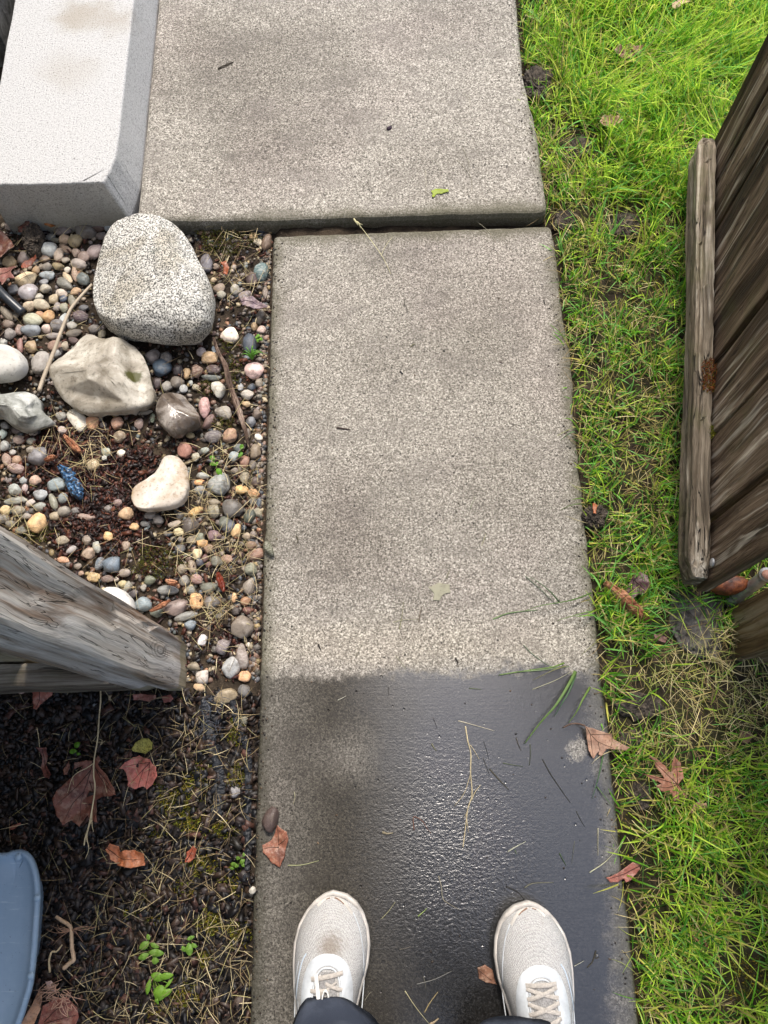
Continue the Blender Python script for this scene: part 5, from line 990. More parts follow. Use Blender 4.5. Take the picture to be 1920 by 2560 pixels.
strip('bark_piece', 't', [(665, 1335), (700, 1380), (740, 1440), (700, 1430)], .006, .005, .0, M_bark, 'short orange bark splinter under the reddish ridged bark', 'bark')
strip('bark_strip', 'b', [(1265, -10), (1292, 70), (1338, 160), (1360, 260), (1395, 360), (1432, 470), (1460, 560), (1478, 655)], .0058, .005, -.012, mat_wood('brown_bark', ((.03, .018, .012), (.11, .07, .05), (.24, .17, .13), (.40, .32, .26)), 1.6, 0, 1), 'long fibrous brown bark strip running down between pebbles near the walk', 'bark', wob=.3)
strip('bark_piece', 'b', [(385, 570), (430, 620), (478, 668)], .0075, .008, -.012, M_bark, 'splintered reddish wood chip in the gravel bed above the blue scrap', 'bark')
strip('bark_piece', 'b', [(268, 715), (300, 700), (335, 692)], .006, .006, -.012, M_bark, 'stubby salmon coloured wood chip left of the blue scrap', 'bark')
strip('bark_piece', 'c', [(1290, 430), (1305, 480), (1328, 545)], .0065, .005, -.004, mat_plain('red_bark_wet', (.14, .025, .012), .3, .5, 120), 'dark red bark sliver upright among straw beside the walk', 'bark')
strip('bark_piece', 'c', [(985, 478), (1020, 490), (1055, 492)], .006, .006, -.008, M_bark, 'pinkish bark chip beside the moss clump', 'bark')
strip('bark_piece', 'c', [(890, 660), (950, 630), (1010, 595)], .005, .004, -.006, M_bark, 'thin brown bark chip above the left gate post foot', 'bark')
M_stick = mat_obj('dry_stick', .65, .4, 200, .3, .4)
def twig(name, crop, paths, r, z, hx, label, cat, lift=.0, group=None, mat=None, seg=7, flat=1.0, zo=None):
    parts = []
    for i, pp in enumerate(paths):
        q = [GS(crop, a, b, z) for a, b in pp]; q = spline(q, 6); n = len(q)
        for k, p in enumerate(q): p.z = z + lift * math.sin(PI * k / max(1, n - 1)) + .0006 * mn.noise(p * 60)
        rr = r[i] if isinstance(r, list) else r; parts.append(tube(q, rr, seg, flat))
    V, F = merge(parts); o = mk(name, V, F, mat or M_stick, col=lin(hx)); return tag(o, label, cat, group)
twig('stick', 'a', [[(545, 500), (520, 530), (480, 578), (432, 640), (405, 690), (365, 790), (335, 870), (300, 960), (262, 1050), (232, 1130)]], [(.0028, .0042)], .016, 'b3a692', 'long pale bare stick slanting across the pebbles beside the granite boulder', 'stick', .004)
twig('stem', 'd', [[(595, 40), (598, 120), (592, 200), (582, 350), (563, 470), (560, 560), (568, 640), (552, 750), (532, 850), (505, 940), (498, 980)], [(545, 780), (550, 850), (555, 900)], [(540, 830), (520, 920), (530, 1000), (505, 1060)], [(530, 850), (510, 960)], [(560, 490), (520, 520), (440, 570), (400, 670)], [(590, 350), (610, 360), (600, 385), (622, 360)]], [(.0013, .0011), (.0009, .0004), (.0009, .0004), (.0008, .0004), (.0009, .0003), (.0006, .0003)], -.004, 'cdbb94', 'long pale dried stem with a root end hanging across the largest maple leaf', 'stem', .004)
twig('stem', 'w', [[(935, 358), (945, 420), (957, 470), (956, 550), (962, 640), (945, 700), (935, 780), (925, 860)], [(955, 435), (975, 465), (992, 495)], [(955, 560), (930, 635), (888, 690)], [(960, 665), (975, 630), (998, 602)], [(950, 690), (930, 740)], [(940, 740), (948, 800)]], [(.0012, .0008), (.0006, .0003), (.0006, .0003), (.0008, .0004), (.0005, .0003), (.0005, .0003)], .0014, 'b8ab8a', 'forked pale dead stem lying on the wet part of the walk', 'stem', .001)
twig('root', 'z', [[(675, 920), (740, 960), (830, 1010), (870, 1060), (880, 1200), (885, 1310), (900, 1430), (850, 1470), (765, 1545)]], [(.0027, .0036)], -.016, 'c9ac8c', 'thick pale knobbly root on the mulch right of the blue tray', 'root', .006)
twig('root', 'z', [[(600, 1590), (600, 1450), (635, 1340), (690, 1335), (750, 1260)]], [(.0018, .0012)], -.016, 'd6bf95', 'bent pale root just right of the blue tray', 'root', .004)
twig('stick', 'u', [[(975, 1580), (1030, 1660), (1050, 1720), (1090, 1790), (1130, 1860)], [(990, 1700), (1040, 1750), (1090, 1800)]], [(.0013, .0018), (.0014, .0010)], .006, '8a5a48', 'forked reddish twig in the grass right of the right shoe', 'twig', .004)
rr = random.Random(3); pp = []
for k in range(22):
    x0, y0 = 640 + rr.uniform(-120, 220), 1840 + rr.uniform(-120, 180); pp.append([(x0, y0), (x0 + rr.uniform(-90, 90), y0 + rr.uniform(-70, 70)), (x0 + rr.uniform(-160, 160), y0 + rr.uniform(-90, 110)), (x0 + rr.uniform(-240, 200), y0 + rr.uniform(-60, 160))])
twig('roots', 'z', pp, (.0007, .0004), .004, 'b08c76', 'tangle of thin pinkish roots over the leaves in the lower left corner', 'roots', .008)
pp = []
for k in range(14):
    a = rr.uniform(PI * .75, PI * 1.3) if k < 8 else rr.uniform(-1.2, 1.2); l = rr.uniform(120, 330); pp.append([(860, 1080), (860 + l * .5 * math.cos(a), 1080 + l * .5 * math.sin(a) * .5 + rr.uniform(-30, 30)), (860 + l * math.cos(a), 1080 + l * math.sin(a) * .5 + rr.uniform(-50, 80))])
twig('roots', 'z', pp, (.0006, .0003), -.010, '9c7a62', 'fan of fine brown rootlets around the thick pale root', 'roots', .006)
V, F = tube(spline([GS('a', -120, 400, -.008), GS('a', 0, 540, -.006), GS('a', 60, 600, -.008), GS('a', 135, 668, -.016)], 8), .0092, 20)
o = mk('hose', V, F, mat_plain('black_poly_pipe', (.03, .036, .045), .32, .5, 60, .5, .2)); tag(o, 'end of a black plastic irrigation hose at the left edge among pebbles', 'hose')
t = NT('flaking_blue_paint'); n = t.noise(t.pos(), 160, 3, .6); strip('painted_scrap', 'b', [(360, 758), (400, 790), (430, 850), (462, 905), (482, 940)], .0125, .012, -.018, t.done(t.ramp(n, [(.40, (.02, .022, .025)), (.50, (.025, .07, .15)), (.58, (.04, .16, .34)), (.66, (.35, .40, .44))]), .5, t.bump(n, .5, .002)), 'dirty scrap of blue painted wood half buried in the gravel bed', 'scrap', wob=.5)
M_fab = mat_plain('black_weed_fabric', (.016, .018, .022), .55, .5, 300, .4, .6, .001)
def fabric(pts, hw, label, ridge=.004, z=-.022):
    P = spline([GS('d', a, b, z) for a, b in pts], 14); V, F = [], []; n = len(P); m = 9
    for i, p in enumerate(P):
        d = (P[min(i + 1, n - 1)] - P[max(0, i - 1)]).normalized(); s = Vector((d.y, -d.x, 0))
        for k in range(m):
            a = k / (m - 1) * 2 - 1; V.append((p.x + s.x * a * hw, p.y + s.y * a * hw, z - .003 + (1 - a * a) * .0035 + ridge * mn.noise(Vector((i * .8, k * .3, hw * 99)))))
    for i in range(n - 1):
        for k in range(m - 1): F.append((i * m + k, i * m + k + 1, (i + 1) * m + k + 1, (i + 1) * m + k))
    o = mk('weed_fabric', V, F, M_fab, smooth=False); md = o.modifiers.new('thickness', 'SOLIDIFY'); md.thickness = .0008; tag(o, label, 'weed fabric', 'strips of black weed fabric'); return o
f1 = fabric([(1205, 110), (1225, 260), (1255, 400), (1290, 520), (1300, 640), (1280, 800)], .0095, 'wide ribbed strip of black weed fabric surfacing through the mulch beside the walk')
f2 = fabric([(1370, 120), (1400, 240), (1440, 340), (1466, 440), (1470, 600), (1462, 800), (1465, 1000), (1450, 1190)], .0065, 'narrow black weed fabric edge tucked along the side of the wet slab')
pp = []
for k in range(60):
    x0, y0 = rr.uniform(1185, 1330), rr.uniform(60, 330); a = rr.uniform(0, PI); l = rr.uniform(15, 65); pp.append([(x0, y0), (x0 + l * .5 * math.cos(a) + rr.uniform(-8, 8), y0 + l * .5 * math.sin(a)), (x0 + l * math.cos(a), y0 + l * math.sin(a))])
fr_ = twig('fibre', 'd', pp, (.0005, .0003), -.010, '4d525c', None, None, .004, seg=4)
fr_.parent = f1

# ------------------------------------------------------------------ blades, straws and needles lying on the walk, each its own
def bit(crop, pts, w, hx, label, z=0.0, name='grass_clipping', cat='grass clipping', group='clippings on the walk', flat=.35, up_=0.0008, lift=.001):
    r0 = [int(hx[i:i + 2], 16) for i in (0, 2, 4)]; m0 = sum(r0) / 3; hx = ''.join('%02x' % int((v * .62 + m0 * .38) * .93) for v in r0)
    return twig(name, crop, [pts], (w * .42, w * .18), z + up_, hx, label, cat, lift, group, None, 6, flat)
BITS = [
 ('w', [(905,335),(960,350),(1055,377)], .0022, 'b9ad8c', 'pale straight needle just above the forked stem'),
 ('w', [(1035,535),(1075,580),(1115,622)], .0034, '4a4634', 'thick dark wet stalk right of the forked stem'),
 ('w', [(1255,495),(1300,575),(1370,675)], .0016, '2f2f28', 'long thin dark needle on the right of the wet slab'),
 ('w', [(1090,510),(1130,518),(1175,525)], .0022, '4d5c3a', 'short green grey blade lying crosswise on the wet slab'),
 ('w', [(1205,435),(1205,480),(1198,522)], .0012, '5a5c40', 'short upright thin stalk meeting the crosswise green grey blade'),
 ('w', [(1395,710),(1412,745),(1430,775)], .0014, '3a3c30', 'short dark needle near the right side of the wet slab'),
 ('w', [(1325,885),(1338,910),(1352,935)], .0026, '3c5a2c', 'short dark green blade above and left of the salmon pink leaf'),
 ('w', [(1110,880),(1145,858),(1185,835)], .0014, 'aeb08c', 'pale diagonal clipping above the right shoe'),
 ('w', [(1140,870),(1148,890)], .0018, '4d6a34', 'tiny green clipping under the pale diagonal one'),
 ('w', [(795,430),(805,448),(815,460)], .0036, '6b6a4a', 'small olive scrap left of the forked stem'),
 ('w', [(800,320),(810,345),(818,372)], .0012, '33322c', 'fine dark needle near the top of the wet patch'),
 ('w', [(950,200),(975,202),(1000,205)], .0024, '5c6a44', 'short horizontal green clipping at the top of the wet patch'),
 ('w', [(722,790),(720,735),(755,750),(775,780),(792,802)], .0022, '7a4a38', 'bent reddish stalk hooked like a peg left of the forked stem'),
 ('w', [(590,797),(610,803),(635,800)], .0050, '8a7a58', 'small tan husk left of the hooked reddish stalk'),
 ('w', [(198,935),(260,932),(327,915)], .0020, 'a9ad6a', 'yellow green stalk to the right of the folded reddish leaf'),
 ('w', [(225,630),(228,655),(220,682)], .0016, 'b0a878', 'thin upright straw on the brown left part of the wet slab'),
 ('w', [(405,250),(422,242),(440,232)], .0014, 'c8c4a8', 'tiny pale straw in the upper left of the wet patch'),
 ('w', [(1450,965),(1520,915),(1590,835)], .0022, 'c6c490', 'long pale straw slanting up to the lawn above the salmon pink leaf'),
 ('w', [(1485,780),(1484,840),(1485,895)], .0022, 'b3ad84', 'upright pale straw near the right edge of the wet slab'),
 ('w', [(1145,405),(1155,435),(1166,460)], .0020, '4c4436', 'short dark stalk below the long green blades'),
 ('w', [(1010,420),(1022,455),(1032,495)], .0010, '2c2c28', 'hair thin dark stalk right of the fork of the pale stem'),
 ('w', [(1008,490),(1020,520),(1035,560)], .0014, '403c32', 'thin dark stalk touching the thick dark wet one'),
 ('w', [(1540,805),(1570,860),(1592,935)], .0010, 'a39c70', 'fine straw beside the lawn edge crossing the long slanting one'),
 ('w', [(1388,835),(1382,880),(1376,930)], .0010, '6c7058', 'fine upright stalk at the lower right of the wet slab'),
 ('w', [(615,195),(616,215),(617,235)], .0012, '2f2c26', 'tiny dark stalk at the top left of the wet patch'),
 ('w', [(480,70),(495,40),(512,5)], .0012, '8a7f5f', 'thin brown stalk on the dry slab above the wet patch'),
 ('w', [(645,65),(670,95),(690,125)], .0012, '9a9a6a', 'olive stalk just above the edge of the wet patch'),
 ('w', [(1175,20),(1215,60),(1290,110),(1345,112)], .0018, '6f8a5c', 'curved grey green blade reaching from the lawn above the wet edge'),
 ('s', [(915,165),(928,215),(935,270),(965,295),(1008,320)], .0022, '8a8268', 'bent pale brown stalk on the wet slab between the shoes'),
 ('s', [(650,365),(685,328),(716,285)], .0016, 'a8a268', 'straight yellowish clipping right of the left shoe'),
 ('s', [(820,352),(840,335),(862,315)], .0030, '7d9a3c', 'short bright green clipping between the shoes'),
 ('s', [(815,665),(895,642),(975,605)], .0020, '7f8078', 'pale wet stalk midway between the shoes'),
 ('s', [(845,630),(853,660),(856,690)], .0012, '6f6a58', 'thin stalk crossing the pale wet one between the shoes'),
 ('s', [(760,695),(810,770),(872,848)], .0018, 'b5ad74', 'long straw running down off the frame between the shoes'),
 ('s', [(850,795),(875,750),(912,700)], .0026, 'a38a4e', 'brown curved stalk crossing the long straw between the shoes'),
 ('s', [(875,850),(895,838),(915,822)], .0050, 'b59a6a', 'thick tan straw end at the bottom edge between the shoes'),
 ('s', [(600,588),(625,560),(640,510),(638,545),(655,540)], .0020, '4a4430', 'dark seed head scrap to the right of the right shoe') ,
 ('s', [(1540,582),(1560,570),(1586,556)], .0014, 'c0bd9c', 'pale straw touching the outer side of the right shoe'),
 ('s', [(1235,52),(1270,30),(1318,8)], .0016, 'b7b79a', 'pale straw above the right shoe'),
 ('s', [(1312,220),(1350,200),(1445,195)], .0026, '75745a', 'dark forked stalk just above the toe of the right shoe'),
 ('s', [(1225,215),(1280,240),(1310,275)], .0024, '26241e', 'black thread of debris touching the toe of the right shoe'),
 ('s', [(1475,65),(1485,90),(1498,115)], .0024, '4f6a3a', 'dark green clipping at the upper right of the right shoe'),
 ('s', [(735,505),(760,500),(785,492)], .0016, '6f6858', 'faint stalk between the shoes near the left toe'),
 ('s', [(575,740),(590,715),(605,700)], .0012, '9a9476', 'fine straw beside the bow of the left shoe'),
 ('u', [(130,688),(175,770),(235,860),(290,938)], .0022, '3a3830', 'long dark stalk right of the green blades on the wet slab'),
 ('u', [(58,600),(60,660),(55,720)], .0022, '4a5640', 'dark green stalk below the long green blades'),
 ('m', [(775,260),(798,215),(826,182)], .0014, 'b5ad7a', 'thin straw at the front edge of the upper slab'),
 ('m', [(1040,785),(1075,808),(1120,838)], .0015, 'b9b094', 'pale straw on the right of the lower slab'),
 ('m', [(1100,290),(1140,325),(1180,375)], .0012, 'b0aa86', 'fine straw at the upper right of the lower slab'),
 ('m', [(895,-5),(915,35),(925,92)], .0011, '8f866c', 'fine curved stalk above the yellow green seed'),
 ('m', [(1000,0),(1040,45),(1066,90),(1068,145)], .0014, '948c68', 'curved thin stalk right of the yellow green seed'),
 ('m', [(856,45),(857,100),(857,160)], .0010, 'b0a882', 'upright thin straw left of the yellow green seed'),
 ('m', [(215,605),(242,592),(270,575)], .0013, 'b8b08e', 'short pale straw near the left side of the lower slab'),
 ('m', [(762,630),(758,660),(766,680),(774,703)], .0018, '4a4234', 'dark squiggle of debris near the middle of the lower slab'),
 ('m', [(1352,545),(1365,572),(1380,600)], .0012, 'b9b294', 'thin straw at the right side of the lower slab'),
 ('m', [(785,862),(800,850),(812,852)], .0030, '6b6a3e', 'small olive leaf bit at the middle left of the lower slab'),
 ('m', [(1400,645),(1402,655),(1405,665)], .0030, '2a2620', 'small dark crumb near the right edge of the lower slab'),
 ('m', [(1195,930),(1205,934),(1214,936)], .0028, '5c3a2c', 'tiny red brown crumb at the lower right of the dry slab'),
 ('m', [(675,1045),(710,1025),(750,1000)], .0010, '5a5246', 'fine dark hairline stalk on the lower slab'),
 ('m', [(610,140),(608,160),(607,180)], .0012, '4a4438', 'tiny dark stalk on the upper slab left of the seed'),
 ('p', [(727,924),(740,926),(756,928)], .0052, '4a3228', 'short thick brown stalk on the lower slab'),
 ('p', [(785,1020),(830,1048),(882,1092)], .0009, 'a39a7c', 'long hair thin straw on the lower slab'),
 ('p', [(895,1080),(880,1040),(868,1000)], .0008, '9a8f74', 'hair thin straw above the long hair thin one'),
 ('p', [(863,1360),(868,1335),(872,1300)], .0018, '8a8a52', 'olive stalk standing over a pale tuft low on the dry slab'),
 ('p', [(850,1345),(870,1340),(905,1338)], .0014, 'a9a574', 'pale stalk crossing the olive one low on the dry slab'),
 ('p', [(905,1345),(908,1325),(913,1310)], .0028, '6a5a44', 'small brown scrap low on the dry slab'),
 ('p', [(965,1250),(968,1240),(972,1232)], .0020, '6a6a3a', 'tiny olive stalk above the papery flake'),
 ('p', [(1040,1180),(1046,1165),(1050,1152)], .0014, 'a0a060', 'tiny yellow green stalk right of the papery flake'),
 ('p', [(1015,1100),(1022,1085),(1028,1072)], .0012, '5c7a34', 'tiny green stalk in the middle of the dry slab'),
 ('p', [(640,1158),(644,1165),(642,1175)], .0034, '5a5236', 'small olive crumb near the left side of the dry slab'),
 ('p', [(688,1392),(690,1398),(693,1404)], .0040, '2c241c', 'small black crumb above the left end of the wet patch'),
 ('p', [(984,1422),(988,1428),(990,1434)], .0044, '3a3026', 'small dark crumb above the middle of the wet patch'),
 ('p', [(864,802),(868,806),(871,808)], .0040, '26221e', 'tiny black speck in the upper half of the lower slab'),
 ('p', [(1080,1458),(1120,1452),(1170,1448),(1230,1440)], .0028, '7fa05a', 'green blade lying along the edge of the wet patch'),
 ('p', [(1150,1490),(1200,1470),(1240,1448)], .0014, 'bcb884', 'pale straw just under the green blade at the wet edge'),
 ('p', [(1065,1338),(1100,1325),(1160,1318)], .0030, '6f9a4a', 'green blade lying on the right of the dry slab'),
 ('p', [(1135,1245),(1175,1280),(1200,1305)], .0016, '5f7a50', 'thin dark green blade pointing down toward the lawn edge'),
]
UPS = {'m': 1}
for (c, pts_, w_, hx, lb) in BITS:
    if 'right of the right shoe' in lb: pts_ = [(x + 1000, y) for x, y in pts_]
    g1 = GS(c, *pts_[0]); zz = UZ if g1.y > 1.11 else 0
    bit(c, pts_, w_, hx, lb, uz(g1.x) if zz else 0)
for (x, y, L_, an, hx, lb) in [(485, 145, 40, -25, '3a342a', 'dark curled leaf scrap on the upper slab near the step'), (840, 278, 12, 60, '4a3c48', 'small purple grey scrap in the middle of the upper slab')]:
    c = S('p', x, y); k = 1.157; strip('debris', 'p', [(x - L_ * .35, y + L_ * .15), (x, y), (x + L_ * .5, y - L_ * .22)], .0045, .004, uz(G(c[0], c[1], 0).x) + .0012, M_stick, lb, 'debris', col=lin(hx), wob=.6, group='clippings on the walk')
UPB = [((760,90),(800,110),(850,130)), ((905,60),(935,68),(965,95)), ((1000,200),(1015,215),(1012,240)), ((1085,262),(1110,275),(1142,298)), ((850,200),(852,215),(855,225)), ((975,110),(1000,118),(1018,122)), ((610,135),(640,142),(660,150)), ((530,160),(560,165),(590,172)), ((1000,320),(1012,350),(1016,385)), ((890,75),(925,60),(960,80)), ((440,190),(452,205),(462,190))]
UPL = ['thin straw high on the upper slab', 'looped straw at the top right of the upper slab', 'thin straw near the lawn side of the upper slab', 'brown curved straw by the lawn edge of the upper slab', 'tiny straw at the centre of the upper slab', 'short straw under the looped one', 'fine straw at the top left of the upper slab', 'fine straw right of the dark curled scrap', 'long fine straw above the yellow green seed, toward the lawn', 'pale straw crossing the looped one', 'bent straw beside the step on the upper slab']
for q, lb in zip(UPB, UPL): bit('p', list(q), .0011, 'a39a78', lb, uz(GS('p', *q[0]).x))
# broad green blades reaching from the lawn over the walk
for (c, pts_, w_, hx, lb, z0) in [
 ('w', [(1392,130),(1350,200),(1300,275),(1240,345),(1180,430)], .0075, '8cb05e', 'broadest green grass blade hanging over the wet slab from the lawn', .018),
 ('w', [(1392,145),(1360,215),(1330,265),(1303,318)], .0042, '6f9a6a', 'blue green blade beside the broadest one', .012),
 ('w', [(1452,195),(1415,250),(1390,300),(1362,345)], .0042, '9bc058', 'short bright green blade right of the broadest one', .012),
 ('w', [(1345,95),(1290,115),(1180,130),(1072,146)], .0036, '8fb556', 'long flat green blade with a yellow tip at the edge of the wet patch', .010),
 ('w', [(1350,108),(1290,130),(1215,166)], .0022, 'c2c07a', 'yellow straw blade under the long flat green one', .010),
 ('w', [(1505,478),(1485,560),(1460,660)], .0030, '5f9450', 'thin green blade dropping from the folded leaf', .006),
 ('w', [(1480,608),(1510,650),(1545,692)], .0022, '6f9a50', 'thin green blade branching toward the lawn', .005),
 ('t', [(400,215),(350,180),(310,150),(282,125)], .0055, '8fc04a', 'bright green blade poking over the slab edge at mid height', .02),
 ('t', [(380,225),(330,245),(268,272)], .0040, '7fb070', 'pale green blade below the bright one at mid height', .02),
 ('t', [(440,690),(400,680),(345,668)], .0045, '93c84a', 'bright blade lying over the slab edge above the round clod', .018),
 ('t', [(445,700),(350,715),(268,738)], .0032, '8aa860', 'long blade over the slab edge left of the round clod', .014),
 ('t', [(265,1355),(170,1270),(60,1180)], .0036, '5f7f52', 'dark green blade reaching far over the dry slab', .012),
 ('t', [(480,1290),(330,1350),(130,1385),(20,1415)], .0034, '7aa054', 'very long green blade crossing the dry slab near its lower end', .014),
 ('t', [(560,1400),(420,1432),(250,1475)], .0036, '82ad4e', 'green blade below the very long one', .012),
 ('t', [(1080,900),(1000,920),(920,900),(860,930)], .0034, '72b23c', 'fresh green blade leaning on the gate batten', .03),
 ('t', [(1450,1385),(1300,1350),(1150,1400),(1010,1430)], .0042, '7fc046', 'long fresh blade in front of the right post', .02),
 ('t', [(1400,1320),(1280,1330),(1100,1380),(930,1480)], .0038, '6eae3c', 'long fresh blade left of the metal pipe', .024),
 ('t', [(1380,1290),(1250,1310),(1120,1350),(960,1370)], .0034, '8ac850', 'upper fresh blade left of the metal pipe', .022),
 ('t', [(1320,1440),(1390,1530),(1440,1500),(1450,1400)], .0034, '76a84c', 'hooked green blade at the foot of the right post', .02)]:
    twig('long_grass', c, [pts_], [(w_ * .42, w_ * .10)], z0 * .35 + .001, hx, lb, 'long grass', z0, 'green blades over the walk and by the post', M_green, 6, .18)
twig('grass_stalk', 'm', [[(525, 270), (560, 315), (600, 370), (650, 440), (680, 495), (695, 527)], [(650, 440), (675, 395), (703, 355)], [(523, 266), (530, 285), (545, 300)], [(545, 290), (552, 300), (565, 298)], [(535, 285), (548, 297), (556, 314)]], [(.0007, .0005), (.0004, .0003), (.0020, .0020), (.0016, .0008), (.0018, .0008)], .003, 'c5c096', 'pale seeding grass stalk lying over the joint onto the lower slab', 'grass stalk', .004)

# ------------------------------------------------------------------ weeds
def weed(crop, centre, leaves, hx, label, z=-.012):
    o = thing('weed', label, 'weed', tuple(GS(crop, *centre, -.03))); base = o.location; l = lin(hx)
    for (x, y, L_, W_, an) in leaves:
        c = GS(crop, x, y, z); a = R_(-an); V, F = [], []
        for i in range(9):
            t_ = i / 8; w2 = W_ * CROP[crop][2] * .00078 * math.sin(PI * min(1, t_ * .97 + .02)) ** .8 * .5; xx = (t_ - .5) * L_ * CROP[crop][2] * .00078
            for s in (-1, 0, 1):
                q = Vector((xx, s * w2, .0012 * abs(s) - .002 * (t_ - .5) ** 2 * 4 + .002 * mn.noise(Vector((x, y, i * .4))))); q.rotate(Matrix.Rotation(a, 3, 'Z')); V.append(c + q - base)
        for i in range(8):
            for s in range(2): F.append((i * 3 + s, i * 3 + s + 1, (i + 1) * 3 + s + 1, (i + 1) * 3 + s))
        lf = mk('leaf', V, F, M_green, o, col=l); md = lf.modifiers.new('thickness', 'SOLIDIFY'); md.thickness = .0004
        V, F = tube([Vector((0, 0, 0)), (c - base) * .5 + Vector((0, 0, .004)), c - base], (.0009, .0006), 6); mk('stem', V, F, M_green, o, col=tuple(v * .8 for v in l))
    return o
weed('d', (445, 405), [(457, 385, 36, 30, -50), (432, 423, 42, 26, -5), (465, 438, 22, 16, 10)], '86c23c', 'tiny bright green seedling on the dark mulch left of the largest leaf stem')
weed('b', (1275, 740), [(1258, 700, 42, 30, 45), (1262, 735, 45, 26, 10), (1298, 782, 60, 32, 60), (1285, 735, 30, 20, -60)], '86c640', 'green seedling above the grey pebble with the white mark')
weed('b', (1435, 650), [(1433, 633, 34, 26, -80), (1425, 680, 40, 24, -50)], '7fc23c', 'small green seedling between pebbles close to the walk')
weed('a', (1535, 820), [(1530, 805, 26, 22, -30), (1545, 825, 28, 22, 20), (1528, 832, 26, 20, 90), (1520, 815, 22, 18, 10)], '93d048', 'small bright green rosette beside the dark blue pebble at the walk')
weed('e', (890, 650), [(855, 625, 56, 36, -30), (925, 668, 78, 34, 5), (850, 690, 55, 30, -20), (915, 625, 50, 22, 25), (880, 575, 30, 20, 60), (920, 715, 36, 30, 10)], '9ccc55', 'light green weed with small round leaves on the mulch, upper of two')
weed('e', (905, 800), [(935, 810, 70, 40, 15), (985, 805, 70, 30, -5), (880, 870, 70, 24, -80), (950, 905, 70, 66, 10), (985, 905, 60, 30, -25), (1000, 850, 60, 14, -50), (930, 950, 40, 16, 70)], '9ad048', 'light green weed with a broad lowest leaf near the bottom of the photo')
weed('e', (1130, 620), [(1122, 650, 60, 36, 80), (1150, 625, 36, 20, 20), (1130, 580, 40, 18, -20), (1088, 645, 30, 20, 60)], '93c552', 'small upright green weed right of the light green ones')
weed('d', (1410, 1085), [(1435, 1075, 30, 22, -40), (1400, 1100, 28, 20, 10), (1380, 1090, 26, 18, -20), (1440, 1095, 26, 16, 60), (1410, 1055, 24, 18, 10), (1375, 1115, 24, 14, 20), (1445, 1035, 20, 14, 80)], '88b545', 'leafy green sprig beside the walk, left of the shoes')
tv = []
for k in range(16):
    a = -PI / 2 + rr.uniform(-1.3, 1.3); l = rr.uniform(35, 95); tv.append([(1495, 945), (1495 + l * .6 * math.cos(a), 945 + l * .6 * math.sin(a)), (1495 + l * math.cos(a) * 1.25, 945 + l * math.sin(a) * .8)])
twig('grass_tuft', 'a', tv, (.0016, .0004), -.008, '7ec048', 'small fresh grass tuft above the pink pebble beside the walk', 'grass tuft', .014, mat=M_green, flat=.3)

# ------------------------------------------------------------------ blue grey tray at the lower left
M_blue = NT('blue_grey_plastic'); t = M_blue; pc = t.pos(); nb = t.noise(pc, 14, 5, .65); sc_ = t.noise(t.map(pc, (18, 240, 30)), 1.0, 3, .6); db = t.noise(pc, 170, 3, .7)
c = t.mix(t.mth('MULTIPLY', t.step(nb, .45, .65), .30), (.22, .31, .41), (.31, .40, .50)); c = t.mix(t.mth('MULTIPLY', t.step(sc_, .64, .70), .35), c, (.45, .53, .60)); c = t.mix(t.mth('MULTIPLY', t.step(db, .66, .72), .7), c, (.06, .07, .08))
M_blue = t.done(c, t.mth('ADD', .30, t.mth('MULTIPLY', nb, .3)), t.bump(t.mth('ADD', nb, t.mth('MULTIPLY', sc_, .2)), .25, .002), Specular_IOR_Level=.4)
OT = [(-420, 2090), (-300, 2092), (-120, 2128), (0, 2134), (28, 2128), (50, 2126), (68, 2134), (82, 2155), (92, 2190), (96, 2230), (95, 2270), (91, 2330), (88, 2370), (83, 2420), (77, 2465), (66, 2505), (50, 2555), (28, 2600), (-20, 2650), (-120, 2690), (-420, 2700)]
ZR = .085
def ring(sc, z, inset=0):
    P = [G(a, b, ZR) for a, b in OT]; c = sum(P, Vector()) / len(P); sp = spline(P + [P[0]], 5)[:-1]; n = len(sp); out = []
    for i, p in enumerate(sp):
        d = (sp[(i + 1) % n] - sp[i - 1]).normalized(); nr = Vector((d.y, -d.x, 0)); 
        if nr.dot(p - c) < 0: nr = -nr
        q = c + (p - c) * sc - nr * inset; out.append(Vector((q.x, q.y, z)))
    return out
rings = [ring(.70, -.026, .02), ring(.94, ZR - .02, .012), ring(1, ZR - .012, .001), ring(1, ZR - .004, -.001), ring(1, ZR, .001), ring(1, ZR + .001, .004), ring(1, ZR - .001, .007), ring(1, ZR - .007, .010), ring(1, ZR - .011, .018), ring(.98, ZR - .013, .03), ring(.6, ZR - .014, .03)]
n = len(rings[0]); V = [v for r_ in rings for v in r_]; F = [(j * n + i, j * n + (i + 1) % n, (j + 1) * n + (i + 1) % n, (j + 1) * n + i) for j in range(len(rings) - 1) for i in range(n)] + [tuple((len(rings) - 1) * n + i for i in range(n))]
tr = thing('plastic_tray', 'blue grey plastic tray with a rolled rim and rivets, at the lower left edge', 'tray', (0, 0, 0))
mk('tray_body', V, F, M_blue, tr)
for (x, y) in ((46, 2142), (93, 2245), (77, 2440)):
    g1 = G(x, y, ZR + .001); bm = bmesh.new(); bmesh.ops.create_uvsphere(bm, u_segments=18, v_segments=10, radius=.0052)
    bm_obj('rivet', bm, mat_plain('rivet_plastic', (.26, .36, .46), .3, .05), tr, None, Matrix.Translation(g1) @ Matrix.Scale(.6, 4, (0, 0, 1)), True)

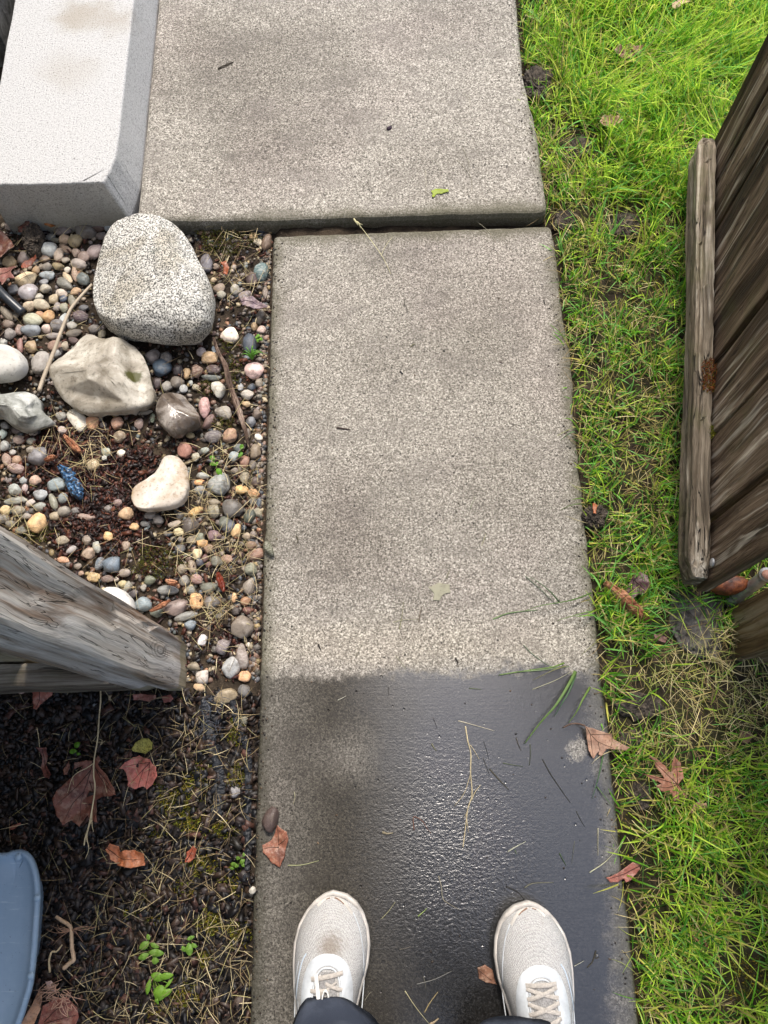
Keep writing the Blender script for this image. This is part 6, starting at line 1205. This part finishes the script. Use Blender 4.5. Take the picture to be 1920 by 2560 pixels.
# ------------------------------------------------------------------ the person: shoes, trousers, jacket and body
M_knit = NT('grey_white_knit'); t = M_knit; pc = t.objc()
kn = t.n('ShaderNodeTexWave'); kn.wave_type = 'BANDS'; kn.bands_direction = 'DIAGONAL'; t.put(kn.inputs['Vector'], pc); kn.inputs['Scale'].default_value = 150; kn.inputs['Distortion'].default_value = 3; kn.inputs['Detail'].default_value = 2
kn2 = t.voro(t.map(pc, (1, 1.6, 1)), 620, rnd=.55)
dirt = t.noise(pc, 26, 4, .65); dirt2 = t.noise(pc, 150, 3, .6)
c = t.mix(t.step(kn2, .25, .62), (.57, .568, .56), (.30, .298, .292)); c = t.mix(t.mth('MULTIPLY', kn.outputs['Fac'], .30), c, (.46, .45, .44))
c = t.mix(t.mth('MULTIPLY', t.step(dirt, .50, .72), .35), c, (.34, .31, .275)); c = t.mix(t.mth('MULTIPLY', t.step(dirt2, .58, .72), .3), c, (.33, .30, .26))
xx, yy_, zz = t.sep(pc)
wbx = t.mth('MULTIPLY', t.mth('SUBTRACT', dirt2, .5), .03)
sg = near_mask(t, t.mth('ADD', xx, wbx), t.mth('MULTIPLY', t.mth('ADD', yy_, wbx), 1.0), .002, .222, .016, .012); sgm = t.n('ShaderNodeObjectInfo')
c = t.mix(t.mth('MULTIPLY', t.mth('MULTIPLY', sg, t.sep(sgm.outputs['Color'])[0]), .65), c, (.17, .13, .09))
M_knit = t.done(c, .85, t.bump(t.mth('ADD', kn2, t.mth('MULTIPLY', kn.outputs['Fac'], .4)), .55, .0014), Specular_IOR_Level=.2)
M_sole = mat_plain('off_white_foam', (.50, .47, .43), .6, .45, 40, .35, .2)
M_over = mat_plain('white_overlay', (.50, .53, .555), .5, .25, 60, .35, .15)
M_lace = mat_plain('grey_beige_lace', (.40, .37, .335), .8, .4, 320, .2, .8, .0008)
M_lacew = mat_plain('white_lace', (.70, .69, .67), .8, .25, 320, .2, .8, .0008)
M_tong = mat_plain('grey_tongue_mesh', (.24, .235, .23), .85, .6, 480, .2, .8, .001)
SL = .292
def wid(t_, side):       # half width; side +1 big-toe side
    k = [(0, .0), (.012, .014), (.04, .024), (.10, .033), (.25, .037), (.40, .040), (.55, .047), (.66, .0525), (.75, .0535), (.83, .050), (.90, .0415), (.95, .030), (.985, .016), (1, 0)]
    m = {1: [1, 1, 1, 1, .95, .88, .96, 1.02, 1.04, 1.05, 1.08, 1.15, 1.25, 1], -1: [1, 1, 1, 1, 1.05, 1.10, 1.08, 1.02, .99, .96, .90, .85, .75, 1]}[side]
    return WK * float(np.interp(t_, [a for a, b in k], [b * q for (a, b), q in zip(k, m)]))
def hgt(t_): return float(np.interp(t_, [0, .1, .25, .38, .50, .60, .70, .80, .88, .94, .98, 1], [.085, .092, .100, .100, .089, .079, .070, .062, .055, .047, .038, .026]))
Z0 = .024; WK = 1.04
def topz(x, y, xc=0):
    t_ = max(.002, min(.998, y / SL)); w_ = wid(t_, 1 if x > 0 else -1); u = min(1, abs(x) / max(w_, 1e-4)); p_ = 2.15; return Z0 + (hgt(t_) - Z0) * (1 - u ** p_) ** (1 / 2.0)
def sring(t_, f, z, k, grow=0):
    out = []
    for i in range(k):
        a = 2 * PI * i / k; out.append(a)
    return out
def outline_xy(grow=0.0, n=120):
    pts = []; ts = [(.5 - .5 * math.cos(PI * i / (n // 2))) for i in range(n // 2 + 1)]
    for t_ in ts: pts.append((wid(t_, 1), t_ * SL))
    for t_ in reversed(ts[1:-1]): pts.append((-wid(t_, -1), t_ * SL))
    c = (0, SL * .5); out = []; m = len(pts)
    for i in range(m):
        a, b = pts[i - 1], pts[(i + 1) % m]; d = Vector((b[0] - a[0], b[1] - a[1])); 
        d = d.normalized() if d.length > 0 else Vector((1, 0)); nr = Vector((d.y, -d.x)); out.append((pts[i][0] + nr.x * grow, pts[i][1] + nr.y * grow))
    return out
def build_shoe(parent, loc, rot, mirror, label, stain, side_tag):
    mir = -1 if mirror else 1
    def fx(V): return [(v[0] * mir, v[1], v[2]) for v in V]
    def ff(F): return [tuple(reversed(f)) for f in F] if mir < 0 else F
    # upper
    V, F = [], []; NTt, NU = 64, 36
    for i in range(NTt + 1):
        t_ = .5 - .5 * math.cos(PI * i / NTt); t_ = min(.9995, max(.0005, t_)); y = t_ * SL; H = hgt(t_)
        for j in range(NU + 1):
            ph = PI * j / NU; cx_ = math.cos(ph); w_ = wid(t_, 1 if cx_ > 0 else -1); u = math.copysign(abs(cx_) ** .80, cx_); x = u * w_ * (.985 if 0 < j < NU else 1); z = Z0 + (H - Z0) * (max(0, 1 - abs(u) ** 2.15)) ** (1 / 2.0)
            V.append((x, y, z - (0 if 0 < j < NU else .006)))
    for i in range(NTt):
        for j in range(NU): F.append((i * (NU + 1) + j, (i + 1) * (NU + 1) + j, (i + 1) * (NU + 1) + j + 1, i * (NU + 1) + j + 1))
    sh = mk('shoe', fx(V), ff(F), M_knit, parent, loc=loc, rot=(0, 0, rot)); sh.color = (stain, stain, stain, 1); sh['label'] = label
    # sole: foam wall with a toe bumper, a groove and a tread edge
    prof = [(-.006, .0), (-.001, .003), (.0010, .010), (.0000, .0145), (.0018, .0165), (.0024, .024), (.0014, .028), (-.0008, .0300), (-.004, .029)]
    V, F = [], []; m = len(outline_xy())
    for (g, z) in prof:
        for (x, y) in outline_xy(g):
            t_ = y / SL; spr = .010 * max(0, (t_ - .82) / .18) ** 2 + .004 * max(0, (.08 - t_) / .08); toe = .004 * max(0, (t_ - .9) / .1); V.append((x, y, z * (1 + (.12 if t_ > .93 and z > .02 else 0)) + spr * (1 - z / .05) + toe * (z > .02)))
    for r in range(len(prof) - 1):
        for i in range(m): F.append((r * m + i, r * m + (i + 1) % m, (r + 1) * m + (i + 1) % m, (r + 1) * m + i))
    F.append(tuple(range(m))[::-1]); mk('sole', fx(V), ff(F), M_sole, sh)
    # a ribbon laid on the upper: path in plan, half width, thickness
    def ribbon(path, hw, th, lift=0.0, k=6, zf=None):
        P = spline([Vector((a, b, 0)) for a, b in path], 8); V, F = [], []; n = len(P)
        for i, p in enumerate(P):
            d = (P[min(i + 1, n - 1)] - P[max(i - 1, 0)]); d = d.normalized() if d.length > 0 else Vector((0, 1, 0)); s = Vector((d.y, -d.x, 0)); h = hw(i / (n - 1)) if callable(hw) else hw
            for j in range(k + 1):
                a = j / k * 2 - 1; q = p + s * a * h; zt = topz(q.x, q.y) + (zf(i / (n - 1)) if zf else 0); V.append((q.x, q.y, zt + lift + th * (1 - abs(a) ** 6)))
        for i in range(n - 1):
            for j in range(k): F.append((i * (k + 1) + j, i * (k + 1) + j + 1, (i + 1) * (k + 1) + j + 1, (i + 1) * (k + 1) + j))
        return V, F
    yt = .203                                           # front of the eyestay
    Ux = lambda s: [(s * .0265, .085), (s * .028, .120), (s * .0295, .150), (s * .0285, .176), (s * .022, .196), (s * .011, .2045), (0, .2065)]
    pth = Ux(-1)[:-1] + list(reversed(Ux(1)))
    V, F = ribbon(pth, lambda q: .0088 - .0012 * math.sin(PI * q), .0012, .0006, 8); mk('eyestay', fx(V), F, M_over, sh)
    V, F = ribbon([(-.0175, .085), (-.019, .12), (-.0205, .15), (-.0185, .178), (-.011, .193), (0, .1965), (.011, .193), (.0185, .178), (.0205, .15), (.019, .12), (.0175, .085)], .0013, .0016, .0012, 4); mk('piping', fx(V), F, M_over, sh)
    V, F = ribbon([(0, .085), (0, .11), (0, .14), (0, .17), (0, .192)], lambda q: .0155 - .007 * max(0, q - .7) / .3, .0016, .0012, 10); mk('tongue', fx(V), F, M_tong, sh)
    V, F = ribbon([(.0, SL * .985), (.010, SL * .975), (.022, SL * .945), (.032, SL * .905)], .0018, .0006, .0004, 4); V2_, F2_ = ribbon([(-.0, SL * .985), (-.012, SL * .968), (-.022, SL * .935)], .0018, .0006, .0004, 4); a, b = merge([(V, F), (V2_, F2_)]); mk('toe_trim', fx(a), b, M_sole, sh)
    V, F = ribbon([(-.047, .15), (-.045, .175), (-.040, .200), (-.034, .212)], .0010, .0007, .0004, 3); mk('scuff', fx(V), F, mat_plain('pale_blue_scuff', (.50, .58, .66), .6), sh)
    sm = []
    for q in ([(-.0505, .12), (-.0515, .15), (-.049, .178), (-.0455, .20)], [(.0475, .10), (.050, .14), (.0520, .18), (.0500, .215), (.0430, .245), (.033, .266)], [(-.042, .100), (-.040, .125), (-.043, .150)]):
        sm.append(ribbon(q, .0008, .0008, .0005, 3))
    a, b = merge(sm); mk('seam', fx(a), b, M_over, sh)
    sm = [ribbon([(.004, SL * .978), (.012, SL * .966), (.019, SL * .950)], .0014, .0003, .0006, 4), ribbon([(-.010, SL * .972), (-.004, SL * .978)], .0020, .0003, .0006, 4)]
    a, b = merge(sm); mk('toe_scuff', fx(a), b, mat_plain('brown_scuff', (.20, .12, .08), .8, .9, 400), sh)
    # crossing laces
    def lace(a, b, hw=.0030, lift=.0042, mat=None, arch=.0):
        mx = ((a[0] + b[0]) / 2, (a[1] + b[1]) / 2); V, F = ribbon([a, mx, b], hw, .0012, .0024, 4, lambda q: lift * .5 * math.sin(PI * q) + arch)
        return V, F
    cross, rows = [], [.186, .168, .150, .132, .114]
    for i, y in enumerate(rows[:-1] if side_tag == 'l' else rows):
        if side_tag == 'l':
            if i == 0: cross.append(lace((-.0235, y - .004), (.0225, y + .005), .0030))
            else:
                cross.append(lace((-.0235, y), (.004, y + .002), .0026)); cross.append(lace((-.002, y + .010), (.0225, y + .002), .0024)); cross.append(lace((-.013, y - .006), (.014, y + .012), .0016, .001)); 
        else:
            y2 = y - .018; cross.append(lace((-.0225, y), (.0225, y2 + .005), .0027, .005)); cross.append(lace((.0225, y), (-.0225, y2 + .005), .0027, .003))
            if i == 0: cross.append(lace((-.0225, y + .004), (.0225, y + .004), .0030, .004))
    a, b = merge(cross); mk('lace', fx(a), b, M_lace, sh)
    if side_tag == 'l':
        bows = []
        bows.append(ribbon([(-.017, .190), (-.013, .172), (-.008, .150), (-.003, .128), (0, .105)], .0029, .0014, .0062, 4))
        z_ = lambda x, y, h: Vector((x, y, topz(x, y) + h))
        lp = spline([z_(-.002, .116, .005), z_(-.004, .138, .006), z_(-.005, .158, .007), z_(-.0025, .170, .009), z_(.0025, .169, .009), z_(.005, .157, .007), z_(.005, .137, .006), z_(.003, .112, .005)], 8)
        bows.append(tube(lp, .0032, 8, .35, Vector((1, 0, .15))))
        lp = spline([z_(.012, .118, .006), z_(.022, .132, .010), z_(.033, .145, .012), z_(.038, .148, .011), z_(.0405, .142, .009), z_(.038, .130, .008), z_(.026, .114, .006)], 8)
        bows.append(tube(lp, .0032, 8, .35, Vector((-.4, .4, .3))))
        a, b = merge(bows); mk('bow', fx(a), b, M_lacew, sh)
    return sh
heelL = Vector((0, 0, 0))
def place_shoe(toepx, heading):
    tp = G(toepx[0], toepx[1], .035); hd = R_(heading); d = Vector((math.sin(hd), math.cos(hd), 0)); b = tp - d * SL; return Vector((b.x, b.y, 0)), -hd
pl_, rl_ = place_shoe((832, 2230), 2.5); pr_, rr_ = place_shoe((1322, 2256), -2.0)
per = thing('person', 'person standing on the wet walk in grey white sneakers and dark navy trousers', 'person', (.05, -.45, 0))
pb = per.location
build_shoe(per, pl_ - pb, rl_, False, 'left sneaker with a brown smudge and a tied bow', 1.0, 'l')
build_shoe(per, pr_ - pb, rr_, True, 'right sneaker with criss-cross laces', 0.0, 'r')
M_jean = NT('navy_denim'); t = M_jean; pc = t.pos(); a_ = t.noise(pc, 700, 2, .6); b_ = t.noise(pc, 16, 4, .6, .5)
c = t.mix(t.mth('MULTIPLY', t.step(b_, .42, .7), .6), (.024, .031, .050), (.085, .100, .135)); c = t.mix(t.mth('MULTIPLY', a_, .35), c, (.07, .085, .115)); M_jean = t.done(c, .85, t.bump(t.mth('ADD', a_, t.mth('MULTIPLY', b_, 3.0)), .4, .002), Specular_IOR_Level=.25)
def leg(cuff, knee, hip, sgn):
    V, F = [], []; n = 48; K = [(0, cuff, .070, .088), (.5, knee, .078, .086), (1, hip, .098, .105)]; rows = 46
    for r in range(rows + 3):
        if r < 3: q = 0; inner = (3 - r) * .004
        else: q = (r - 3) / (rows - 1); inner = 0
        c0 = cuff.lerp(knee, q * 2) if q < .5 else knee.lerp(hip, q * 2 - 1); rx = np.interp(q, [0, .08, .5, 1], [.076, .068, .074, .096]); ry = np.interp(q, [0, .08, .5, 1], [.092, .082, .080, .108])
        for k in range(n):
            a = 2 * PI * k / n; ca, sa = math.cos(a), math.sin(a); fold = .011 * (1 - min(1, q * 3)) * mn.noise(Vector((ca * 1.6 + q * 9, sa * 1.6, q * 34 + sgn * 5))) + .005 * math.sin(a * 3 + q * 46 + sgn) * math.exp(-q * 12) + .004 * mn.noise(Vector((ca * 3, sa * 3, q * 40)))
            hem = .0025 if (3 <= r <= 5) else 0; zoff = (-.030 * sa - .008 * math.sin(3 * a + sgn)) * max(0, 1 - q * 5) if True else 0      # hem rides up over the laces in front
            zoff = (.018 * sa + .010 * math.sin(2 * a + sgn)) * max(0, 1 - q * 5)
            V.append((c0.x + ca * (rx + fold + hem - inner), c0.y + sa * (ry + fold + hem - inner), c0.z + zoff + (inner * 1.5 if r < 3 else 0)))
    for r in range(rows + 2):
        for k in range(n): F.append((r * n + k, r * n + (k + 1) % n, (r + 1) * n + (k + 1) % n, (r + 1) * n + k))
    return V, F
hemL = G(850, 2492, .095); hemR = G(1268, 2527, .095)
cl = Vector((hemL.x - .006, hemL.y - .096, .072)); cr = Vector((hemR.x + .006, hemR.y - .096, .072))
hipL, hipR = Vector((-.045, -.47, .88)), Vector((.135, -.47, .88)); kL = Vector((cl.x * .75 + hipL.x * .25, cl.y - .01, .50)); kR = Vector((cr.x * .75 + hipR.x * .25, cr.y - .01, .50))
def ellring(c0, rx, ry, z, n=48): return [(c0[0] + rx * math.cos(2 * PI * k / n), c0[1] + ry * math.sin(2 * PI * k / n), z) for k in range(n)]
def loft(rings):
    n = len(rings[0]); V = [v for r in rings for v in r]; F = [(j * n + i, j * n + (i + 1) % n, (j + 1) * n + (i + 1) % n, (j + 1) * n + i) for j in range(len(rings) - 1) for i in range(n)]; F.append(tuple(range(n))[::-1]); F.append(tuple((len(rings) - 1) * n + i for i in range(n))); return V, F
pel = loft([ellring((.045, -.47), .10, .09, .79), ellring((.045, -.47), .165, .115, .84), ellring((.045, -.475), .178, .125, .92), ellring((.045, -.47), .165, .115, 1.0), ellring((.045, -.47), .155, .11, 1.05)])
V, F = merge([leg(cl, kL, hipL, 1), leg(cr, kR, hipR, -1), pel]); mk('trousers', [Vector(v) - pb for v in V], F, M_jean, per)
def skin(name, J, E_, mat, parent, lv=2):
    me = bpy.data.meshes.new(name); me.from_pydata([Vector(j[0]) - pb for j in J], E_, []); o = bpy.data.objects.new(name, me); C.objects.link(o); o.parent = parent; me.materials.append(mat)
    md = o.modifiers.new('skin', 'SKIN'); md.use_smooth_shade = True
    for i, v in enumerate(me.skin_vertices[0].data): r = J[i][1]; v.radius = (r, r) if not isinstance(r, tuple) else r; v.use_root = i == 0
    s = o.modifiers.new('sub', 'SUBSURF'); s.levels = lv; s.render_levels = lv; return o
M_skin = mat_plain('skin', (.50, .30, .21), .5, .1, 60, .4)
M_jack = mat_plain('dark_jacket', (.018, .020, .024), .8, .4, 200, .2, .4)
# head bowed to look at the walk, hands together just under the chin, clear of the lens
J = [((.045, -.47, 1.0), .11), ((.045, -.47, 1.22), .12), ((.045, -.43, 1.40), .09), ((.045, -.395, 1.48), .052), ((.045, -.36, 1.56), .078), ((.045, -.325, 1.645), .088),
     ((-.115, -.45, 1.39), .055), ((-.205, -.43, 1.13), .042), ((-.07, -.22, 1.20), .026), ((.205, -.45, 1.39), .055), ((.295, -.43, 1.13), .042), ((.15, -.22, 1.20), .026),
     ((-.045, -.475, .86), .09), ((-.07, cl.y, .48), .055), ((cl.x, cl.y + .0, .12), .036), ((.135, -.475, .86), .09), ((.17, cr.y, .48), .055), ((cr.x, cr.y, .12), .036)]
E_ = [(0, 1), (1, 2), (2, 3), (3, 4), (4, 5), (2, 6), (6, 7), (7, 8), (2, 9), (9, 10), (10, 11), (0, 12), (12, 13), (13, 14), (0, 15), (15, 16), (16, 17)]
for s, base in ((1, 8), (-1, 11)):                # hands: palm, four fingers of different length, thumb
    bp = Vector(J[base][0]); palm = len(J); J.append((tuple(bp + Vector((s * .025, .045, .012))), .020)); E_.append((base, palm)); p0 = Vector(J[palm][0])
    for fi, (dy, l) in enumerate(((.030, .030), (.022, .034), (.010, .032), (-.002, .026))):
        a1 = p0 + Vector((s * .020, dy - .005, .012 - .012 * fi)); a2 = a1 + Vector((s * l, .004, -.004)); a3 = a2 + Vector((s * .010, -.014, -.010)); i0 = len(J); J += [(tuple(a1), .0095), (tuple(a2), .0085), (tuple(a3), .0075)]; E_ += [(palm, i0), (i0, i0 + 1), (i0 + 1, i0 + 2)]
    a1 = p0 + Vector((s * .004, .018, .024)); i0 = len(J); J += [(tuple(a1), .011), (tuple(a1 + Vector((s * .014, .018, .008))), .009)]; E_ += [(palm, i0), (i0, i0 + 1)]
skin('body', J, E_, M_skin, per)
JJ = [((.045, -.47, .98), .165), ((.045, -.47, 1.2), .155), ((.045, -.44, 1.38), .13), ((.045, -.41, 1.455), .072), ((-.125, -.45, 1.38), .075), ((-.21, -.43, 1.13), .062), ((-.09, -.26, 1.19), .044), ((.215, -.45, 1.38), .075), ((.30, -.43, 1.13), .062), ((.17, -.26, 1.19), .044)]
skin('jacket', JJ, [(0, 1), (1, 2), (2, 3), (2, 4), (4, 5), (5, 6), (2, 7), (7, 8), (8, 9)], M_jack, per)
bm = bmesh.new(); bmesh.ops.create_uvsphere(bm, u_segments=32, v_segments=20, radius=1)
for v in bm.verts:
    c = v.co.copy(); v.co = Vector((c.x * .088, c.y * .098, c.z * .10)) * (1 + .06 * mn.noise(c * 3))
bm_obj('hair', bm, mat_plain('brown_hair', (.05, .032, .02), .6, .6, 300), per, None, Matrix.Translation(Vector((.045, -.355, 1.672)) - pb), True)
for s in (-1, 1):
    bm = bmesh.new(); bmesh.ops.create_uvsphere(bm, u_segments=12, v_segments=8, radius=.011); bm_obj('eye', bm, mat_plain('eye', (.5, .5, .5), .2), per, None, Matrix.Translation(Vector((.045 + s * .032, -.255, 1.600)) - pb), True)
bm = bmesh.new(); bmesh.ops.create_cone(bm, cap_ends=True, segments=12, radius1=.016, radius2=.006, depth=.04); bm_obj('nose', bm, M_skin, per, None, Matrix.Translation(Vector((.045, -.245, 1.575)) - pb) @ Matrix.Rotation(R_(-70), 4, 'X'), True)
